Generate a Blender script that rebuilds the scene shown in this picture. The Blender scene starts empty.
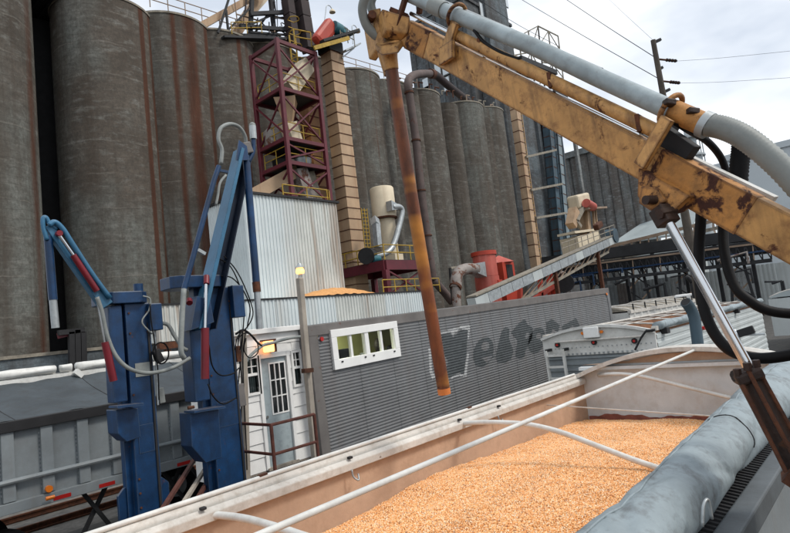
import bpy, math, random
from mathutils import Vector, Matrix, noise as mnoise
random.seed(7)
R = math.radians
sc = bpy.context.scene
COL = sc.collection

# ------------------------------------------------------------------ camera
cam_data = bpy.data.cameras.new('camera')
cam = bpy.data.objects.new('camera', cam_data)
COL.objects.link(cam)
sc.camera = cam
cam_data.sensor_fit = 'HORIZONTAL'
cam_data.sensor_width = 36.0
cam_data.lens = 36.0 * 570.0 / 790.0
cam_data.clip_start = 0.05
cam_data.clip_end = 3000
cr = Matrix([[0.666794, 0.001307, -0.745241], [-0.73626, -0.153631, -0.659029], [-0.115353, 0.988127, -0.101477]]).to_4x4()
cam.matrix_world = Matrix.Translation((0, 0, 3.87)) @ cr

# ------------------------------------------------------------------ sky and sun
SUN_DIR = Vector((0.30, -0.62, 0.80)).normalized()      # towards the sun
sun_el = math.asin(SUN_DIR.z)
world = bpy.data.worlds.new('World')
sc.world = world
world.use_nodes = True
wn, wl = world.node_tree.nodes, world.node_tree.links
wn.clear()
w_out = wn.new('ShaderNodeOutputWorld')
w_bg = wn.new('ShaderNodeBackground')
w_bg.inputs['Strength'].default_value = 0.085
w_sky = wn.new('ShaderNodeTexSky')
w_sky.sky_type = 'NISHITA'
w_sky.sun_disc = False
w_sky.sun_elevation = sun_el
w_sky.sun_rotation = math.atan2(SUN_DIR.x, SUN_DIR.y)
w_sky.air_density = 1.0
w_sky.dust_density = 2.0
w_tc = wn.new('ShaderNodeTexCoord')
w_map = wn.new('ShaderNodeMapping')
w_map.inputs['Scale'].default_value = (1.0, 1.0, 2.2)
w_noise = wn.new('ShaderNodeTexNoise')
w_noise.inputs['Scale'].default_value = 2.3
w_noise.inputs['Detail'].default_value = 5
w_noise.inputs['Roughness'].default_value = 0.55
w_ramp = wn.new('ShaderNodeValToRGB')
w_ramp.color_ramp.elements[0].position = 0.36
w_ramp.color_ramp.elements[0].color = (6.0, 6.6, 7.5, 1)
w_ramp.color_ramp.elements[1].position = 0.62
w_ramp.color_ramp.elements[1].color = (10.2, 10.5, 10.8, 1)
w_mix = wn.new('ShaderNodeMix')
w_mix.data_type = 'RGBA'
w_mix.inputs[0].default_value = 0.9
wl.new(w_tc.outputs['Generated'], w_map.inputs['Vector'])
wl.new(w_map.outputs[0], w_noise.inputs['Vector'])
wl.new(w_noise.outputs['Fac'], w_ramp.inputs[0])
wl.new(w_sky.outputs[0], w_mix.inputs[6])
wl.new(w_ramp.outputs[0], w_mix.inputs[7])
wl.new(w_mix.outputs[2], w_bg.inputs['Color'])
wl.new(w_bg.outputs[0], w_out.inputs['Surface'])

sun_data = bpy.data.lights.new('sun', 'SUN')
sun_data.energy = 1.5
sun_data.angle = R(14)
sun_data.color = (1.0, 0.94, 0.86)
sun = bpy.data.objects.new('sun', sun_data)
COL.objects.link(sun)
sun.rotation_euler = SUN_DIR.to_track_quat('Z', 'Y').to_euler()

sc.view_settings.view_transform = 'Standard'
sc.view_settings.look = 'None'
sc.view_settings.exposure = 0.55
sc.view_settings.gamma = 1.0
sc.view_settings.use_curve_mapping = False
sc.render.engine = 'CYCLES'
sc.cycles.max_bounces = 6
sc.cycles.diffuse_bounces = 3

# ------------------------------------------------------------------ mesh builder
class B:
    def __init__(s):
        s.v = []; s.f = []
    def quad(s, a, b, c, d):
        n = len(s.v); s.v += [tuple(a), tuple(b), tuple(c), tuple(d)]; s.f.append((n, n+1, n+2, n+3)); return s
    def box(s, a, b):
        x0, x1 = sorted((a[0], b[0])); y0, y1 = sorted((a[1], b[1])); z0, z1 = sorted((a[2], b[2]))
        n = len(s.v)
        s.v += [(x0,y0,z0),(x1,y0,z0),(x1,y1,z0),(x0,y1,z0),(x0,y0,z1),(x1,y0,z1),(x1,y1,z1),(x0,y1,z1)]
        s.f += [tuple(n+i for i in q) for q in ((0,3,2,1),(4,5,6,7),(0,1,5,4),(1,2,6,5),(2,3,7,6),(3,0,4,7))]
        return s
    def bar(s, p, q, w, h=None, up=(0, 0, 1), w2=None, h2=None):
        """rectangular bar from p to q; w across, h along 'up'"""
        h = w if h is None else h
        w2 = w if w2 is None else w2; h2 = h if h2 is None else h2
        p = Vector(p); q = Vector(q); d = (q-p).normalized(); u = Vector(up)
        if abs(d.dot(u)) > 0.98: u = Vector((1, 0, 0))
        sd = d.cross(u).normalized(); u = sd.cross(d).normalized()
        n = len(s.v)
        for c, a, b in ((p, w/2, h/2), (q, w2/2, h2/2)):
            for i, j in ((-1,-1),(1,-1),(1,1),(-1,1)):
                s.v.append(tuple(c + sd*a*i + u*b*j))
        s.f += [tuple(n+i for i in k) for k in ((3,2,1,0),(4,5,6,7),(0,1,5,4),(1,2,6,5),(2,3,7,6),(3,0,4,7))]
        return s
    def tube(s, pts, r, seg=10, cap=True):
        pts = [Vector(p) for p in pts]
        rr = r if isinstance(r, (list, tuple)) else [r]*len(pts)
        n0 = len(s.v); prev = None
        for i, p in enumerate(pts):
            if i == 0: d = pts[1]-pts[0]
            elif i == len(pts)-1: d = pts[-1]-pts[-2]
            else: d = (pts[i+1]-p).normalized() + (p-pts[i-1]).normalized()
            d.normalize()
            if prev is None:
                u = Vector((0,0,1)) if abs(d.z) < 0.9 else Vector((1,0,0))
            else: u = prev
            sd = d.cross(u)
            if sd.length < 1e-5: sd = d.cross(Vector((0,1,0)))
            sd.normalize(); u = sd.cross(d).normalized(); prev = u
            for k in range(seg):
                a = 2*math.pi*k/seg
                s.v.append(tuple(p + (sd*math.cos(a) + u*math.sin(a))*rr[i]))
        for i in range(len(pts)-1):
            for k in range(seg):
                a = n0+i*seg+k; b = n0+i*seg+(k+1) % seg
                s.f.append((a, b, b+seg, a+seg))
        if cap:
            s.f.append(tuple(n0+k for k in reversed(range(seg))))
            m = n0+(len(pts)-1)*seg
            s.f.append(tuple(m+k for k in range(seg)))
        return s
    def lathe(s, c, prof, seg=32, cap=True):
        """revolve (radius, z) profile about the vertical through c"""
        n0 = len(s.v)
        for r, z in prof:
            for k in range(seg):
                a = 2*math.pi*k/seg
                s.v.append((c[0]+r*math.cos(a), c[1]+r*math.sin(a), c[2]+z))
        for i in range(len(prof)-1):
            for k in range(seg):
                a = n0+i*seg+k; b = n0+i*seg+(k+1) % seg
                s.f.append((a, b, b+seg, a+seg))
        if cap:
            s.f.append(tuple(n0+k for k in reversed(range(seg))))
            m = n0+(len(prof)-1)*seg
            s.f.append(tuple(m+k for k in range(seg)))
        return s
    def prism(s, poly, off):
        """extrude a planar polygon (3D points) by vector off"""
        n = len(s.v); k = len(poly); o = Vector(off)
        s.v += [tuple(p) for p in poly] + [tuple(Vector(p)+o) for p in poly]
        s.f.append(tuple(n+i for i in reversed(range(k)))); s.f.append(tuple(n+k+i for i in range(k)))
        for i in range(k):
            j = (i+1) % k
            s.f.append((n+i, n+j, n+k+j, n+k+i))
        return s
    def ribs(s, o, a, b, nrm, pitch, depth, thick=0.0, duty=0.5):
        """trapezoid-ribbed sheet: origin o, ribs repeat along a, run along b, stand out along nrm"""
        o = Vector(o); a = Vector(a); b = Vector(b); nv = Vector(nrm).normalized()
        n = max(1, round(a.length/pitch)); st = a/n
        prof = []
        for i in range(n):
            for t, h in ((0.0, 0), (0.5-duty/2, 0), (0.5-duty/2+0.1, depth), (0.5+duty/2, depth), (0.5+duty/2+0.1, 0)):
                if t < 1: prof.append(o + st*(i+t) + nv*h)
        prof.append(o + a)
        n0 = len(s.v)
        for p in prof: s.v.append(tuple(p)); s.v.append(tuple(p+b))
        for i in range(len(prof)-1):
            k = n0+2*i
            s.f.append((k, k+2, k+3, k+1))
        return s
    def grid(s, fn, nu, nv, closed_u=False):
        n0 = len(s.v)
        cu = nu if closed_u else nu+1
        for j in range(nv+1):
            for i in range(cu):
                s.v.append(tuple(fn(i/nu, j/nv)))
        for j in range(nv):
            for i in range(nu):
                a = n0+j*cu+i; b = n0+j*cu+(i+1) % cu
                s.f.append((a, b, b+cu, a+cu))
        return s

def obj(name, b, mat, parent=None, local=False, smooth=False, bevel=0, solid=0, auto=None):
    me = bpy.data.meshes.new(name)
    me.from_pydata(b.v, [], b.f); me.update()
    me.materials.append(mat)
    if smooth or auto:
        me.polygons.foreach_set('use_smooth', [True]*len(me.polygons))
        if auto: me.set_sharp_from_angle(angle=R(auto))
    o = bpy.data.objects.new(name, me); COL.objects.link(o)
    if parent:
        o.parent = parent
        if not local: o.matrix_parent_inverse = parent.matrix_basis.inverted()
    if bevel:
        m = o.modifiers.new('bevel', 'BEVEL'); m.width = bevel; m.segments = 2; m.limit_method = 'ANGLE'
        m.harden_normals = False
    if solid:
        m = o.modifiers.new('solid', 'SOLIDIFY'); m.thickness = solid; m.offset = 0
    return o
def meshobj(name, me, parent, loc=(0, 0, 0), rot=None):
    o = bpy.data.objects.new(name, me); COL.objects.link(o); o.parent = parent
    o.matrix_parent_inverse = parent.matrix_basis.inverted()
    o.location = loc
    if rot: o.rotation_euler = rot
    return o
def tag(o, label, cat, group=None, kind=None):
    o['label'] = label; o['category'] = cat
    if group: o['group'] = group
    if kind: o['kind'] = kind
    return o
def thing(name, label, cat, loc=(0, 0, 0), rot=(0, 0, 0), group=None):
    o = bpy.data.objects.new(name, None); COL.objects.link(o)
    o.empty_display_size = 0.2
    o.rotation_euler = rot; o.location = loc
    bpy.context.view_layer.update()
    return tag(o, label, cat, group)
def struct(o):
    o['kind'] = 'structure'; return o
def lerp(a, b, t):
    return tuple(a[i]+(b[i]-a[i])*t for i in range(3))
def add(a, *bs):
    a = list(a)
    for b in bs:
        for i in range(3): a[i] += b[i]
    return tuple(a)
def curve(pts, n=8):
    """Catmull-Rom through pts"""
    P = [Vector(p) for p in pts]; P = [P[0]*2-P[1]] + P + [P[-1]*2-P[-2]]
    out = []
    for i in range(1, len(P)-2):
        for k in range(n):
            t = k/n; a, b, c, d = P[i-1], P[i], P[i+1], P[i+2]
            out.append(0.5*((2*b)+(c-a)*t+(2*a-5*b+4*c-d)*t*t+(3*b-a-3*c+d)*t**3))
    out.append(P[-2])
    return [tuple(p) for p in out]

# ------------------------------------------------------------------ materials
def srgb(r, g, b):
    f = lambda c: ((c/255)/12.92 if c/255 <= 0.04045 else (((c/255)+0.055)/1.055)**2.4)
    return (f(r), f(g), f(b))
def scale(c, k): return (c[0]*k, c[1]*k, c[2]*k)
class NT:
    def __init__(s, name):
        s.m = bpy.data.materials.new(name); s.m.use_nodes = True
        s.n = s.m.node_tree.nodes; s.l = s.m.node_tree.links
        s.b = s.n['Principled BSDF']
        s.tc = s.n.new('ShaderNodeTexCoord')
    def new(s, t): return s.n.new('ShaderNode'+t)
    def link(s, a, b): s.l.new(a, b)
    def noise(s, sc_, detail=4, rough=0.55, vec=None, stretch=None, dist=0.0):
        t = s.new('TexNoise'); t.inputs['Scale'].default_value = sc_; t.inputs['Detail'].default_value = detail
        t.inputs['Roughness'].default_value = rough; t.inputs['Distortion'].default_value = dist
        src = vec or s.tc.outputs['Object']
        if stretch:
            mp = s.new('Mapping'); mp.inputs['Scale'].default_value = stretch; s.link(src, mp.inputs['Vector']); src = mp.outputs[0]
        s.link(src, t.inputs['Vector']); return t.outputs['Fac']
    def ramp(s, fac, stops):
        r = s.new('ValToRGB'); e = r.color_ramp.elements
        while len(e) < len(stops): e.new(0.5)
        for el, (p, c) in zip(e, stops):
            el.position = p; el.color = (c[0], c[1], c[2], 1) if isinstance(c, (tuple, list)) else (c, c, c, 1)
        s.link(fac, r.inputs[0]); return r.outputs[0]
    def mix(s, fac, a, b, mode='MIX'):
        m = s.new('Mix'); m.data_type = 'RGBA'; m.blend_type = mode
        for sock, v in ((m.inputs[0], fac), (m.inputs[6], a), (m.inputs[7], b)):
            if isinstance(v, (int, float)): sock.default_value = v
            elif isinstance(v, tuple): sock.default_value = (*v[:3], 1)
            else: s.link(v, sock)
        return m.outputs[2]
    def math(s, op, a, b=0.0):
        m = s.new('Math'); m.operation = op
        for sock, v in ((m.inputs[0], a), (m.inputs[1], b)):
            if isinstance(v, (int, float)): sock.default_value = v
            else: s.link(v, sock)
        return m.outputs[0]
    def done(s, col, rough=0.6, metal=0.0, bump=None, bstr=0.2, bdist=0.01, spec=0.5):
        if isinstance(col, tuple): s.b.inputs['Base Color'].default_value = (*col[:3], 1)
        else: s.link(col, s.b.inputs['Base Color'])
        if isinstance(rough, (int, float)): s.b.inputs['Roughness'].default_value = rough
        else: s.link(rough, s.b.inputs['Roughness'])
        s.b.inputs['Metallic'].default_value = metal
        s.b.inputs['Specular IOR Level'].default_value = spec
        if bump is not None:
            bp = s.new('Bump'); bp.inputs['Strength'].default_value = bstr; bp.inputs['Distance'].default_value = bdist
            s.link(bump, bp.inputs['Height']); s.link(bp.outputs[0], s.b.inputs['Normal'])
        return s.m

def paint(name, col, rough=0.5, metal=0.0, var=0.25, sc_=2.0, streak=0.0, streak_col=(0.06, 0.035, 0.02), streak_k=2.0,
          rust=0.0, rust_sc=4.0, rust_col=(0.10, 0.035, 0.012), dirt=0.0, dirt_col=(0.03, 0.028, 0.025), bstr=0.15, bsc=30.0, rnd=0.0, spec=0.4, edge=0.0, edge_r=0.012, edge_col=(0.06, 0.024, 0.014), dust=0.0, dust_col=(0.34, 0.27, 0.19)):
    t = NT(name)
    n1 = t.noise(sc_, 5, 0.6)
    c = t.mix(t.ramp(n1, [(0.3, 0.0), (0.7, 1.0)]), scale(col, 1-var), scale(col, 1+var*0.35))
    n2 = t.noise(sc_*11, 3, 0.6)
    c = t.mix(t.ramp(n2, [(0.35, 0.0), (0.75, var*0.5)]), c, scale(col, 0.55))
    if rnd:
        oi = t.new('ObjectInfo')
        c = t.mix(t.math('MULTIPLY', oi.outputs['Random'], rnd), c, scale(col, 0.5))
    rg = rough
    if streak:
        n3 = t.noise(streak_k, 4, 0.6, stretch=(1, 1, 0.045))
        c = t.mix(t.ramp(n3, [(0.50, 0.0), (0.68, streak)]), c, streak_col)
    if dirt:
        n4 = t.noise(sc_*2.7, 8, 0.7)
        c = t.mix(t.ramp(n4, [(0.48, 0.0), (0.72, dirt)]), c, dirt_col)
    if rust:
        n5 = t.noise(rust_sc, 9, 0.68, dist=0.4)
        lo = 0.72-0.36*rust
        mk = t.ramp(n5, [(lo, 0.0), (lo+0.07, 1.0)])
        n6 = t.noise(rust_sc*5, 5, 0.6)
        rc = t.mix(n6, scale(rust_col, 0.35), scale(rust_col, 1.7))
        c = t.mix(mk, c, rc)
        rg = t.ramp(mk, [(0.0, rough), (1.0, 0.9)])
    if edge:
        bv = t.new('Bevel'); bv.samples = 4; bv.inputs['Radius'].default_value = edge_r
        ge = t.new('NewGeometry'); dt = t.new('VectorMath'); dt.operation = 'DOT_PRODUCT'
        t.link(bv.outputs[0], dt.inputs[0]); t.link(ge.outputs['Normal'], dt.inputs[1])
        near = t.ramp(dt.outputs['Value'], [(0.90, 1.0), (0.995, 0.0)])
        mk = t.math('MULTIPLY', near, t.ramp(t.noise(14, 6, 0.7), [(0.62-0.3*edge, 0.0), (0.72-0.3*edge, 1.0)]))
        c = t.mix(mk, c, edge_col)
    if dust:
        ge = t.new('NewGeometry'); sp = t.new('SeparateXYZ'); t.link(ge.outputs['Normal'], sp.inputs[0])
        mk = t.math('MULTIPLY', t.ramp(sp.outputs[2], [(0.45, 0.0), (0.9, 1.0)]), t.ramp(t.noise(5, 5, 0.65), [(0.3, 0.15*dust), (0.7, dust)]))
        c = t.mix(mk, c, dust_col)
    return t.done(c, rg, metal, t.noise(bsc, 4, 0.6), bstr, 0.01, spec)

def concrete(name, col, stain=True):
    t = NT(name)
    oi = t.new('ObjectInfo'); off = t.new('VectorMath'); off.operation = 'MULTIPLY_ADD'
    t.link(oi.outputs['Random'], off.inputs[0]); off.inputs[1].default_value = (37.0, 53.0, 0.0); t.link(t.tc.outputs['Object'], off.inputs[2])
    class _T: outputs = {'Object': off.outputs[0]}
    t.tc = _T
    n1 = t.noise(0.35, 6, 0.6)
    c = t.mix(t.ramp(n1, [(0.3, 0.0), (0.7, 1.0)]), scale(col, 0.55), scale(col, 1.3))
    c = t.mix(t.math('MULTIPLY', oi.outputs['Random'], 0.4), c, (col[0]*0.95, col[1]*0.72, col[2]*0.58))
    nw = t.noise(0.16, 4, 0.6, stretch=(1, 1, 0.7))
    c = t.mix(t.ramp(nw, [(0.45, 0.0), (0.62, 0.8)]), c, (col[0]*1.5, col[1]*1.75, col[2]*1.85))
    nb = t.noise(1.6, 8, 0.7, stretch=(1, 1, 1.8))
    c = t.mix(t.ramp(nb, [(0.42, 0.0), (0.68, 0.55)]), c, scale(col, 0.45))
    nl = t.noise(1.1, 6, 0.65, stretch=(0.8, 0.8, 2.2))
    c = t.mix(t.ramp(nl, [(0.52, 0.0), (0.70, 0.75)]), c, (col[0]*1.9, col[1]*2.05, col[2]*2.15))
    nv = t.noise(0.8, 5, 0.6, stretch=(1, 1, 0.03))
    c = t.mix(t.ramp(nv, [(0.46, 0.0), (0.68, 0.7)]), c, (col[0]*0.5, col[1]*0.4, col[2]*0.34))
    # slip-form lift joints: thin uneven rings
    sep = t.new('SeparateXYZ'); t.link(t.tc.outputs['Object'], sep.inputs[0])
    wob = t.math('MULTIPLY', t.noise(0.5, 3, 0.6), 0.5)
    zz = t.math('FRACT', t.math('MULTIPLY', t.math('ADD', sep.outputs[2], wob), 0.42))
    line = t.ramp(zz, [(0.0, 1.0), (0.045, 0.0)])
    pres = t.ramp(t.noise(0.55, 4, 0.6), [(0.42, 0.0), (0.55, 1.0)])
    lm = t.math('MULTIPLY', line, pres)
    c = t.mix(t.math('MULTIPLY', lm, 0.6), c, scale(col, 1.9))
    z2 = t.math('FRACT', t.math('MULTIPLY', t.math('ADD', sep.outputs[2], wob), 1.9))
    c = t.mix(t.math('MULTIPLY', t.ramp(z2, [(0.0, 1.0), (0.12, 0.0)]), 0.42), c, scale(col, 0.45))
    nf = t.noise(7, 5, 0.7, stretch=(1, 1, 0.6))
    c = t.mix(t.ramp(nf, [(0.40, 0.0), (0.66, 0.5)]), c, scale(col, 0.42))
    if stain:
        at = t.new('Attribute'); at.attribute_name = 'stain'
        ed = t.noise(1.2, 6, 0.7, stretch=(1, 1, 0.12))
        mk = t.math('MULTIPLY', at.outputs['Fac'], t.ramp(ed, [(0.25, 0.55), (0.6, 1.0)]))
        rc = t.mix(t.noise(1.5, 5, 0.6, stretch=(1, 1, 0.2)), (0.012, 0.008, 0.006), (0.13, 0.05, 0.028))
        c = t.mix(t.ramp(mk, [(0.25, 0.0), (0.6, 0.92)]), c, rc)
    return t.done(c, 0.9, 0, t.noise(4, 6, 0.7), 0.5, 0.05, 0.2)

def emit(name, col, strength):
    t = NT(name)
    t.b.inputs['Base Color'].default_value = (*col, 1)
    t.b.inputs['Emission Color'].default_value = (*col, 1)
    t.b.inputs['Emission Strength'].default_value = strength
    return t.m
def glass(name, tint=(0.75, 0.82, 0.82)):
    m = bpy.data.materials.new(name); m.use_nodes = True
    n, l = m.node_tree.nodes, m.node_tree.links
    n.clear(); o = n.new('ShaderNodeOutputMaterial'); g = n.new('ShaderNodeBsdfGlossy'); tr = n.new('ShaderNodeBsdfTransparent')
    g.inputs['Roughness'].default_value = 0.03; tr.inputs['Color'].default_value = (*tint, 1)
    mx = n.new('ShaderNodeMixShader'); fr = n.new('ShaderNodeFresnel'); fr.inputs['IOR'].default_value = 1.45
    l.new(fr.outputs[0], mx.inputs[0]); l.new(tr.outputs[0], mx.inputs[1]); l.new(g.outputs[0], mx.inputs[2]); l.new(mx.outputs[0], o.inputs['Surface'])
    return m

m_conc = concrete('silo_concrete', (0.118, 0.109, 0.095))
m_gap_shade = paint('gap_shade_concrete', (0.012, 0.012, 0.013), 0.95, var=0.4)  # near-black colour stands in for the deep shade between the silos
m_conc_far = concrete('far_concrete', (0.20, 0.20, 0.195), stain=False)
m_conc_dark = concrete('headhouse_concrete', (0.105, 0.112, 0.118), stain=False)
m_roofslab = paint('roof_slab_concrete', (0.30, 0.27, 0.22), 0.9, var=0.4, dirt=0.5)
m_blue = paint('sampler_blue_paint', (0.005, 0.042, 0.125), 0.42, var=0.6, sc_=2.6, edge=1.1, edge_col=(0.07, 0.10, 0.14), dust=0.35, dirt=0.5, dirt_col=(0.008, 0.02, 0.04), rust=0.2, rust_sc=9, streak=0.55, streak_col=(0.004, 0.018, 0.05), streak_k=7)
m_lblue = paint('faded_blue_paint', (0.035, 0.14, 0.25), 0.45, var=0.3, edge=0.6, edge_col=(0.02, 0.03, 0.04), dust=0.3, rust=0.1, rust_sc=8)
m_slate = paint('slate_blue_paint', (0.055, 0.095, 0.125), 0.6, var=0.4, sc_=0.6, streak=0.5)
m_paleslate = paint('pale_slate_paint', (0.22, 0.28, 0.31), 0.6, var=0.3, sc_=0.6, streak=0.4)
m_navy_shade = paint('underside_shade_navy', (0.004, 0.014, 0.036), 0.6, var=0.4)  # near-black navy paints in the shade under the raised boom
m_red = paint('hydraulic_red_paint', (0.17, 0.007, 0.016), 0.4, var=0.3, dirt=0.3)
m_chrome = paint('chromed_rod', (0.62, 0.64, 0.66), 0.18, 1.0, var=0.15, bstr=0.02)
m_hose = paint('grey_conduit_hose', (0.26, 0.28, 0.27), 0.55, var=0.3, dirt=0.3)
m_black = paint('black_rubber', (0.005, 0.005, 0.006), 0.6, var=0.3, spec=0.2)
m_yellow = paint('worn_yellow_paint', (0.58, 0.315, 0.105), 0.55, var=0.3, sc_=5, edge=1.0, edge_r=0.02, dust=0.3, rust=0.42, rust_sc=8, rust_col=(0.07, 0.024, 0.012), dirt=0.75, dirt_col=(0.13, 0.05, 0.018), streak=0.45, streak_k=14, bstr=0.2)
m_yellow_rust = paint('rusted_yellow_paint', (0.50, 0.23, 0.06), 0.65, var=0.4, sc_=6, edge=1.3, edge_r=0.025, rust=0.6, rust_sc=8, rust_col=(0.05, 0.018, 0.012), dirt=0.5, bstr=0.35)
m_oily = paint('oily_rust', (0.035, 0.016, 0.010), 0.6, var=0.6, sc_=9, rust=0.35, rust_sc=12, rust_col=(0.10, 0.04, 0.015), bstr=0.4)
m_rust = paint('brown_rust', (0.11, 0.038, 0.016), 0.85, var=0.6, sc_=7, dirt=0.8, dirt_col=(0.012, 0.010, 0.012), bstr=0.5)
def probe_mat():
    t = NT('probe_tube_rust')
    n1 = t.noise(6, 7, 0.65, stretch=(1, 1, 0.25))
    c = t.mix(t.ramp(n1, [(0.35, 0.0), (0.65, 1.0)]), (0.035, 0.013, 0.008), (0.20, 0.055, 0.014))
    n2 = t.noise(2.2, 3, 0.5, stretch=(0.4, 0.4, 1))
    c = t.mix(t.ramp(n2, [(0.52, 0.0), (0.62, 0.9)]), c, (0.48, 0.20, 0.03))
    return t.done(c, 0.55, 0, t.noise(40, 4), 0.2)
m_probe = probe_mat()
m_galv = paint('galvanised_steel', (0.42, 0.45, 0.46), 0.42, 0.55, var=0.3, sc_=3, dirt=0.3)
m_conduit = paint('grey_painted_conduit', (0.34, 0.40, 0.42), 0.45, 0.1, var=0.3, sc_=4, dirt=0.45, dirt_col=(0.15, 0.15, 0.15), rust=0.06, rust_sc=10)
m_alu = paint('white_trailer_paint', (0.66, 0.66, 0.63), 0.45, var=0.18, sc_=2, dirt=0.45, dirt_col=(0.30, 0.27, 0.23), rust=0.03, rust_sc=14)
m_rim = paint('dusty_rim_paint', (0.60, 0.575, 0.53), 0.55, var=0.25, sc_=4, dirt=0.6, dirt_col=(0.30, 0.245, 0.19), rust=0.06, rust_sc=10)
m_inner = paint('dusty_trailer_inside', (0.53, 0.36, 0.25), 0.75, var=0.2, sc_=2.5, dirt=0.4, dirt_col=(0.30, 0.19, 0.12), rust=0.05, rust_sc=14)
m_endw = paint('speckled_end_wall', (0.64, 0.67, 0.68), 0.7, var=0.15, sc_=3, dirt=0.4, dirt_col=(0.42, 0.36, 0.30), rust=0.05, rust_sc=16, rust_col=(0.2, 0.09, 0.05))
m_stainline = paint('red_grain_dust', (0.30, 0.105, 0.075), 0.9, var=0.5, sc_=9)
m_trailer_grey = paint('grey_trailer_side', (0.24, 0.27, 0.285), 0.5, var=0.25, sc_=1.4, dirt=0.4, dirt_col=(0.16, 0.16, 0.16), streak=0.35, streak_col=(0.2, 0.2, 0.19), streak_k=5)
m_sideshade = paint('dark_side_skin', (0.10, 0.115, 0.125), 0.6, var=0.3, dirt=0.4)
m_tarp = paint('grey_vinyl_tarp', (0.27, 0.325, 0.35), 0.58, var=0.25, sc_=3.5, dirt=0.8, dirt_col=(0.085, 0.085, 0.085), bstr=0.35, bsc=22)
m_tarp_dark = paint('slack_grey_tarp', (0.055, 0.068, 0.078), 0.65, var=0.35, sc_=1.5, dirt=0.5)
m_dark = paint('dark_steel', (0.018, 0.018, 0.02), 0.7, var=0.5, sc_=2)
m_darkbrown = paint('dark_brown_steel', (0.035, 0.022, 0.022), 0.7, var=0.4, sc_=1)
m_maroon = paint('maroon_tower_paint', (0.115, 0.014, 0.024), 0.5, var=0.35, sc_=1.2, dirt=0.3, rust=0.08, rust_sc=4)
m_rail = paint('yellow_rail_paint', (0.42, 0.27, 0.03), 0.6, var=0.4, sc_=3, rust=0.2)
m_handrail = paint('rusty_handrail', (0.10, 0.032, 0.022), 0.7, var=0.5, sc_=8, rust=0.3, rust_sc=14)
m_beige = paint('beige_casing_paint', (0.50, 0.345, 0.215), 0.6, var=0.25, sc_=0.9, streak=0.5, streak_col=(0.26, 0.13, 0.06), streak_k=2.2, rnd=0.5, rust=0.16, rust_sc=1.5, rust_col=(0.25, 0.12, 0.05))
m_beige_rust = paint('rusty_casing_paint', (0.36, 0.19, 0.09), 0.7, var=0.35, sc_=0.9, streak=0.6, streak_col=(0.16, 0.07, 0.03), streak_k=2.2, rnd=0.4, rust=0.2)
m_cream = paint('cream_tank_paint', (0.64, 0.55, 0.40), 0.55, var=0.18, sc_=0.8, streak=0.3, streak_col=(0.35, 0.26, 0.17), streak_k=1.6)
m_white_corr = paint('white_corrugated_steel', (0.60, 0.66, 0.67), 0.5, var=0.12, sc_=0.5, streak=0.3, streak_col=(0.40, 0.34, 0.27), streak_k=0.9)
m_white_streak = paint('rust_streaked_corrugated_steel', (0.57, 0.59, 0.56), 0.55, var=0.2, sc_=0.6, streak=0.85, streak_col=(0.24, 0.15, 0.09), streak_k=1.7)
m_orange = paint('orange_red_paint', (0.42, 0.045, 0.022), 0.5, var=0.25, sc_=0.8, streak=0.3, streak_col=(0.25, 0.03, 0.02), rust=0.05)
m_tankred = paint('faded_red_tank_paint', (0.46, 0.095, 0.07), 0.55, var=0.3, sc_=0.7, streak=0.35, streak_col=(0.62, 0.25, 0.2), streak_k=1.8)
m_rustduct = paint('rusting_duct', (0.30, 0.27, 0.25), 0.7, 0.2, var=0.3, sc_=1.5, rust=0.55, rust_sc=1.6, rust_col=(0.12, 0.05, 0.03))
m_browndown = paint('brown_downspout', (0.105, 0.075, 0.068), 0.7, var=0.4, sc_=0.8, rust=0.35, rust_sc=1.3, rust_col=(0.09, 0.035, 0.025))
m_cgrey = paint('grey_van_siding', (0.18, 0.186, 0.192), 0.55, var=0.2, sc_=1.2, dirt=0.3, dirt_col=(0.11, 0.10, 0.095), streak=0.3, streak_col=(0.12, 0.10, 0.09), streak_k=3)
m_cframe = paint('weathered_van_frame', (0.16, 0.148, 0.14), 0.6, var=0.3, sc_=2, rust=0.28, rust_sc=6, rust_col=(0.12, 0.045, 0.03))
m_letter = paint('dark_overpaint', (0.075, 0.085, 0.09), 0.6, var=0.3, sc_=4, rust=0.10, rust_sc=9, rust_col=(0.16, 0.04, 0.04))
m_ghost = paint('pale_paint_residue', (0.42, 0.43, 0.43), 0.7, var=0.35, sc_=9)
m_white = paint('white_wood_paint', (0.80, 0.80, 0.78), 0.5, var=0.08, sc_=3, dirt=0.15, dirt_col=(0.38, 0.36, 0.33))
m_white_clean = paint('white_frame_paint', (0.80, 0.80, 0.78), 0.45, var=0.08, sc_=3)
m_doorgrey = paint('grey_door_paint', (0.34, 0.40, 0.42), 0.5, var=0.15, sc_=3, dirt=0.3)
m_wood = paint('weathered_pole_wood', (0.36, 0.32, 0.27), 0.85, var=0.35, sc_=2, streak=0.5, streak_col=(0.16, 0.13, 0.10), streak_k=16)
m_polewood = paint('dark_pole_wood', (0.10, 0.085, 0.07), 0.85, var=0.35, sc_=2, streak=0.5, streak_col=(0.05, 0.04, 0.03), streak_k=12)
m_curtain = paint('grey_green_curtain', (0.16, 0.20, 0.20), 0.9, var=0.3, sc_=4)
m_room = paint('office_yellow_wall', (0.55, 0.55, 0.24), 0.8, var=0.1)
m_cloth = paint('dark_clothing', (0.02, 0.022, 0.028), 0.9, var=0.3)
m_skin = paint('skin', (0.42, 0.24, 0.16), 0.6, var=0.1)
m_hair = paint('dark_hair', (0.018, 0.012, 0.009), 0.6, var=0.3)
m_grate = paint('expanded_steel_grate', (0.055, 0.055, 0.055), 0.75, 0.3, var=0.5, sc_=10)
m_gravel = paint('grey_gravel', (0.16, 0.15, 0.135), 0.95, var=0.5, sc_=4, dirt=0.7, dirt_col=(0.06, 0.055, 0.05), bstr=0.8, bsc=24)
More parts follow.
